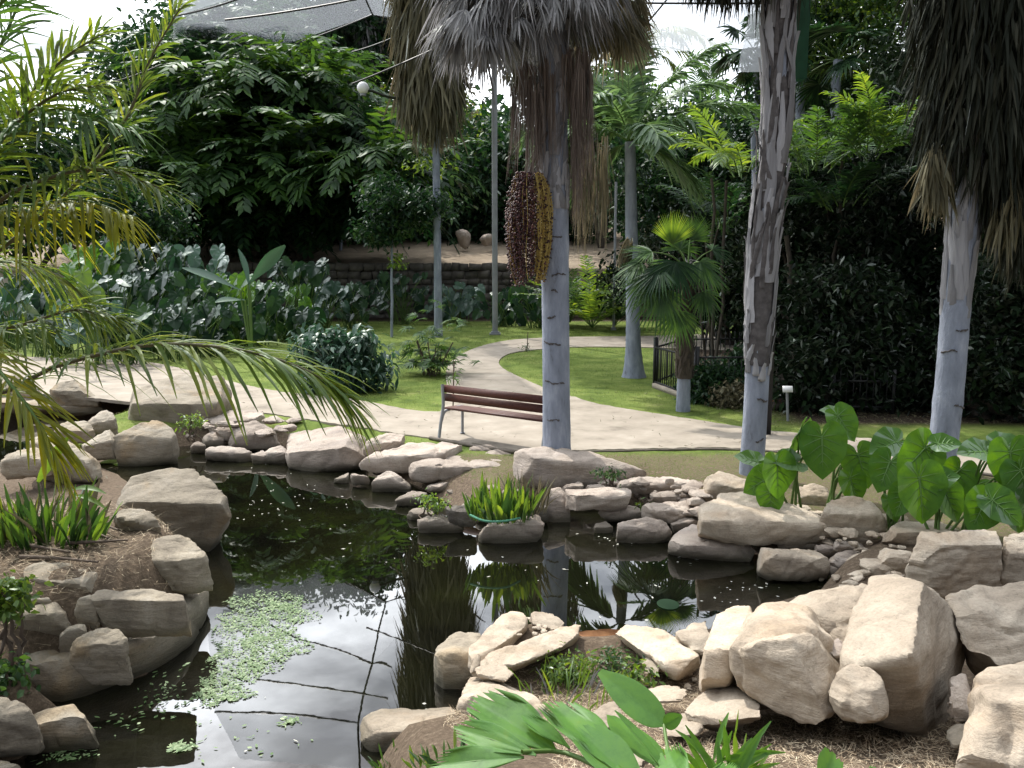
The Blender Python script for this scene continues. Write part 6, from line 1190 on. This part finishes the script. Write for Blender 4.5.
t = thing('curved_leaf', 'low arching yellow green leaf beside the rounded tan boulder', 'plant', (PY(75, 500, 7)[0], 7, .36)); g = G(); A = PY(72, 490, 7.); g.add(*blades([A, A + [.02, 0, -.05]], [(1, -.1, .35), (1, -.2, .05)], [(0, -.5, 1), (0, -.5, 1)], [.32, .3], [.06, .05], .4, 8, 'leaf', .15)); part(g, 'blade', M['leaf_light'], t); g = G(); g.add(*tube([np.array([PY(75, 500, 7)[0], 7, .3]), A], .006, 5)); part(g, 'stalk', M['petiole'], t)
shrub('parsley like green plant at the left edge above the wedge stone', 6, 594, 5.5, 18, 22, 420, 'leaf_light', .055, name='small_herb', z0=.0, asp=.8, group='small herbs in the left bank')
shrub('small green herb growing under the smooth tan boulder edge', 2, 676, 5.1, 14, 16, 240, 'leaf_mid', .05, name='small_herb', z0=-.3, asp=.8, group='small herbs in the left bank')
shrub('tiny green weed at the inlet above the wet stones', 193, 420, 13.2, 8, 5, 200, 'leaf_light', .06, name='small_weed', z0=-.1, group='small weeds among the rocks')
shrub('soft green weed left of the brown stone by the water plants', 432, 502, 9.4, 14, 8, 260, 'leaf_light', .05, name='small_weed', z0=-.25, group='small weeds among the rocks')
shrub('yellow green water lettuce rosette by the white wedge slab', 827, 582, 7.9, 11, 6, 160, 'leaf_yellow', .07, name='water_lettuce', z0=-.33, asp=.9)
shrub('dark weed growing from the longest boulder seam', 610, 474, 9.9, 12, 5, 160, 'leaf_mid', .05, name='small_weed', z0=-.1, group='small weeds among the rocks')
shrub('tiny weed in the crack of the weathered ledge', 644, 506, 9.6, 5, 3, 60, 'leaf_light', .05, name='small_weed', z0=0, group='small weeds among the rocks')
shrub('light green weed patch between promontory stones and round leaf', 566, 670, 5.6, 26, 16, 700, 'leaf_light', .045, name='weed_patch', z0=-.1, asp=.4, group='weed patches on the promontory')
shrub('grassy weed patch in front of the dry brown spathe', 610, 664, 5.7, 22, 12, 420, 'leaf_mid', .05, name='weed_patch', z0=-.1, asp=.3, group='weed patches on the promontory')
shrub('small weed beside the thin shaded stone shard', 637, 676, 5.4, 10, 9, 160, 'leaf_light', .045, name='weed_patch', z0=-.1, asp=.5, group='weed patches on the promontory')
clump('wispy grass tuft over the weeds of the promontory', 566, 700, 5.2, 60, .3, .3, .012, (('leaf_light', .7), ('dead', .3)), .8, 'grass_tuft', 'grass tufts near the camera')
clump('small sprout with lime leaves in the straw mulch', 742, 762, 3.6, 14, .16, .05, .025, (('leaf_light', 1),), .8, 'grass_tuft', 'grass tufts near the camera')
clump('low green tuft in the bottom left corner of the promontory', 470, 775, 3.9, 160, .14, .34, .02, (('leaf_mid', .5), ('leaf_light', .5)), 1.0, 'grass_tuft', 'grass tufts near the camera')
clump('dark grassy tuft on the bank edge below the long flat pale slab', 425, 770, 4.6, 150, .13, .3, .02, (('leaf_mid', .6), ('dead_brown', .4)), 1.0, 'grass_tuft', 'grass tufts near the camera')
# dry brown spathe on the promontory
t = thing('dry_spathe', 'rusty brown dry palm spathe lying behind the weeds', 'dead leaf', PY(600, 645, 6.1)); g = G(); A = PY(578, 634, 6.3)
g.add(*blades([A, A + [.02, -.1, -.02], A + [.1, .05, -.01]], [PY(628, 645, 6.1) - A, PY(624, 652, 6.0) - A, PY(632, 641, 6.2) - A], [(0, -.6, 1)] * 3, [.42, .4, .42], [.10, .08, .08], .0, 6, 'leaf', .35)); part(g, 'husk', solid_mat('rusty_husk', [(.3, (.16, .07, .03)), (.7, (.32, .16, .07))], 8), t)
# ------------------------------------------------------------------ duckweed, floating bits, mulch, twigs, grass
def floatpatch(name, label, blobs, n, size, m, cat='duckweed'):
    g = G(); tot = sum(b[4] for b in blobs)
    for cx, cy, rx, ry, wt in blobs:
        k = int(n * wt / tot); a = rng.uniform(0, 6.28, k); q = np.sqrt(rng.random(k)) * (1 + .25 * np.sin(3 * a + 1) + .15 * np.sin(7 * a)); px_ = cx + rx * q * np.cos(a); py_ = cy + ry * q * np.sin(a)
        P = np.array([PZ(u, v, WZ + .006) for u, v in zip(px_, py_)]); P = P[(sdist(P[:, 0], P[:, 1], SH) < -.02) & (hN(P[:, 0], P[:, 1], 9, .6, 4) + hN(P[:, 0], P[:, 1], 23, .4, 1) > rng.uniform(-1.3, .5, len(P)))]; k = len(P); b = rng.uniform(0, 6.28, k)
        N = np.stack([rng.normal(0, .12, k), rng.normal(0, .12, k), np.ones(k)], 1); P[:, 2] += rng.uniform(0, .005, k)
        g.add(*blades(P, np.stack([np.cos(b), np.sin(b), np.zeros(k)], 1), N, size * rng.uniform(.3, 1.5, k) ** 1.2, size * .7 * rng.uniform(.4, 1.2, k), 0, 2, 'leaf'))
    o = solo(g, name, M[m], label, cat, kind='stuff')
floatpatch('duckweed', 'pale green duckweed drifting at the left of the pond', [(262,612,44,17,3),(272,640,30,26,3),(240,655,34,34,3.2),(222,690,26,14,1.6),(296,615,12,10,.5),(285,600,20,8,.6)], 7500, .024, 'leaf_pale')
floatpatch('duckweed', 'sparse duckweed flecks near the big tan boulder', [(190,690,50,22,.6),(60,752,30,10,1),(160,705,26,18,.4),(240,740,60,20,.25),(290,722,10,5,.5),(180,747,12,4,.7),(125,725,30,12,.3)], 520, .032, 'leaf_pale')
M['foam'] = solid_mat('pale_floating_bits', [(.3, (.35, .34, .28)), (.7, (.6, .6, .54))], 20, bump=.1)
floatpatch('debris', 'pale floating petals and bits on the pond', [(300,490,90,26,3),(350,530,110,40,1.2),(270,505,30,12,1.5),(540,575,60,20,.5),(640,600,60,30,.5),(600,540,40,8,1),(740,590,50,14,1.5),(420,720,40,20,1),(300,700,120,60,.6),(690,560,60,8,1)], 200, .03, 'foam', 'floating debris')
P = PZ(668, 604, WZ + .008); g = G(); a = np.linspace(0, 6.28, 15)[:-1]; g.add(np.vstack([[P], np.stack([P[0] + .1 * np.cos(a), P[1] + .12 * np.sin(a), np.full(14, P[2])], 1)]), [[0, 1 + i, 1 + (i + 1) % 14] for i in range(14)]); solo(g, 'floating_leaf', M['leaf_dark'], 'single dark round leaf floating on the right half of the pond', 'leaf')
def scatter(name, label, regions, n, ln, w, m, cat, lift=.012, tilt=.25, kind='stuff', seg=1, cls='strap', test=None):
    g = G(); tot = sum(r[4] for r in regions)
    for x0, x1, y0, y1, wt in regions:
        k = int(n * wt / tot); x = rng.uniform(x0, x1, k); y = rng.uniform(y0, y1, k); d_ = np.minimum(sdist(x, y, SH), sdist(x, y, CH)); ok = d_ > .12
        if test is not None: ok &= test(x, y)
        x, y = x[ok], y[ok]; k = len(x); z = ground_h(x, y); a = rng.uniform(0, 6.28, k)
        g.add(*blades(np.stack([x, y, z + rng.uniform(.002, lift * 2, k)], 1), np.stack([np.cos(a), np.sin(a), rng.normal(0, tilt, k)], 1), np.stack([rng.normal(0, .4, k), rng.normal(0, .4, k), np.ones(k)], 1), rng.uniform(*ln, k), rng.uniform(*w, k), 0, seg, cls))
    return solo(g, name, M[m], label, cat, kind=kind, origin=(0, 0, 0))
scatter('mulch', 'dry straw and bark mulch between the near boulders', [(.2, 3.2, 2.6, 4.9, 3), (-.4, 1.4, 4.6, 5.8, 1)], 26000, (.025, .075), (.004, .012), 'straw', 'mulch')
scatter('leaf_litter', 'brown twigs and leaf litter on the left bank soil', [(-5.5, -2.1, 5.6, 9., 2)], 9000, (.03, .14), (.005, .014), 'straw', 'leaf litter')
scatter('leaf_litter', 'dark fallen leaves under the thicket', [(4.0, 9, 13.8, 19, 1)], 5000, (.05, .12), (.02, .05), 'dead_brown', 'leaf litter')
for k, (a, b) in enumerate((((20,557),(98,562)), ((66,543),(128,540)), ((30,545),(70,552)), ((80,512),(118,530)), ((70,520),(108,538)))):
    A = PZ(a[0], a[1], .4); B2 = PZ(b[0], b[1], .41); g = G(); g.add(*tube(bez(A, (A + B2) / 2 + rng.normal(0, .03, 3) * [1, 1, .2], B2, n=8), np.linspace(.018, .008, 8), 6)); solo(g, 'dry_twig', M['bark_brown'], ['longest brown twig above the long flat slab', 'straight twig pointing at the pale angular boulder', 'short twig behind the longest one', 'thick gnarled twig beside the knobbly stone', 'grey forked twig left of the knobbly stone'][k], 'twig', 'dry twigs on the left bank')
LAWN = [(-9, 9, 10.5, 22, 5), (-12, 9, 22, 39, 3)]
PA = np.concatenate([resample(bez(*[PZ(a, b, 0) for a, b in q], n=60), 120) for q in ([(1120,479),(1024,468),(900,456),(742,442),(600,427),(509,424),(440,424),(403,421),(339,410),(256,399),(150,385),(60,376),(-120,369)],)])
pathobjs = [o for o in bpy.data.objects if o.name.startswith('path')]
from mathutils.bvhtree import BVHTree
bv = [BVHTree.FromPolygons([v.co[:] for v in o.data.vertices], [p.vertices[:] for p in o.data.polygons]) for o in pathobjs]
def offpath(x, y):
    r = np.ones(len(x), bool)
    for i in range(len(x)):
        for b_ in bv:
            if b_.ray_cast(Vector((x[i], y[i], 5)), Vector((0, 0, -1)))[0] is not None: r[i] = False; break
    return r & ~((x > 4.6) & (y < 27)) & ~((x < -3.1) & (y < 13))
g = G()
for x0, x1, y0, y1, n, h in ((-8, 6, 10.6, 16, 42000, .035), (-10, 8, 16, 26, 42000, .05), (-12, 9, 26, 38.5, 26000, .07)):
    x = rng.uniform(x0, x1, n); y = rng.uniform(y0, y1, n); ok = offpath(x, y) & (np.minimum(sdist(x, y, SH), sdist(x, y, CH)) > .5); x, y = x[ok], y[ok]; k = len(x)
    dens = hN(x, y, 1.1, 1., 2) + hN(x, y, 5, .5, 1) > rng.uniform(-1.8, .7, k); x, y = x[dens], y[dens]; k = len(x)
    g.add(*blades(np.stack([x, y, ground_h(x, y) - .004], 1), np.stack([rng.normal(0, .4, k), rng.normal(0, .4, k), np.ones(k)], 1), rng.normal(0, 1, (k, 3)), h * rng.uniform(.4, 1.9, k), h * .25, .2, 1, 'strap'))
M['grass'] = leaf_mat('grass_blade', (.05, .085, .018), (.085, .13, .03), (.16, .19, .06), .4, gloss=.02)
solo(g, 'grass', M['grass'], 'short lawn grass around the winding path', 'grass', kind='stuff', origin=(0, 0, 0))
scatter('fallen_leaves', 'dry fallen leaves scattered over path and lawn', [(-8, 7, 10.8, 18, 3), (-9, 8, 18, 34, 2)], 1500, (.04, .11), (.02, .05), 'dead_brown', 'fallen leaves', lift=.03)
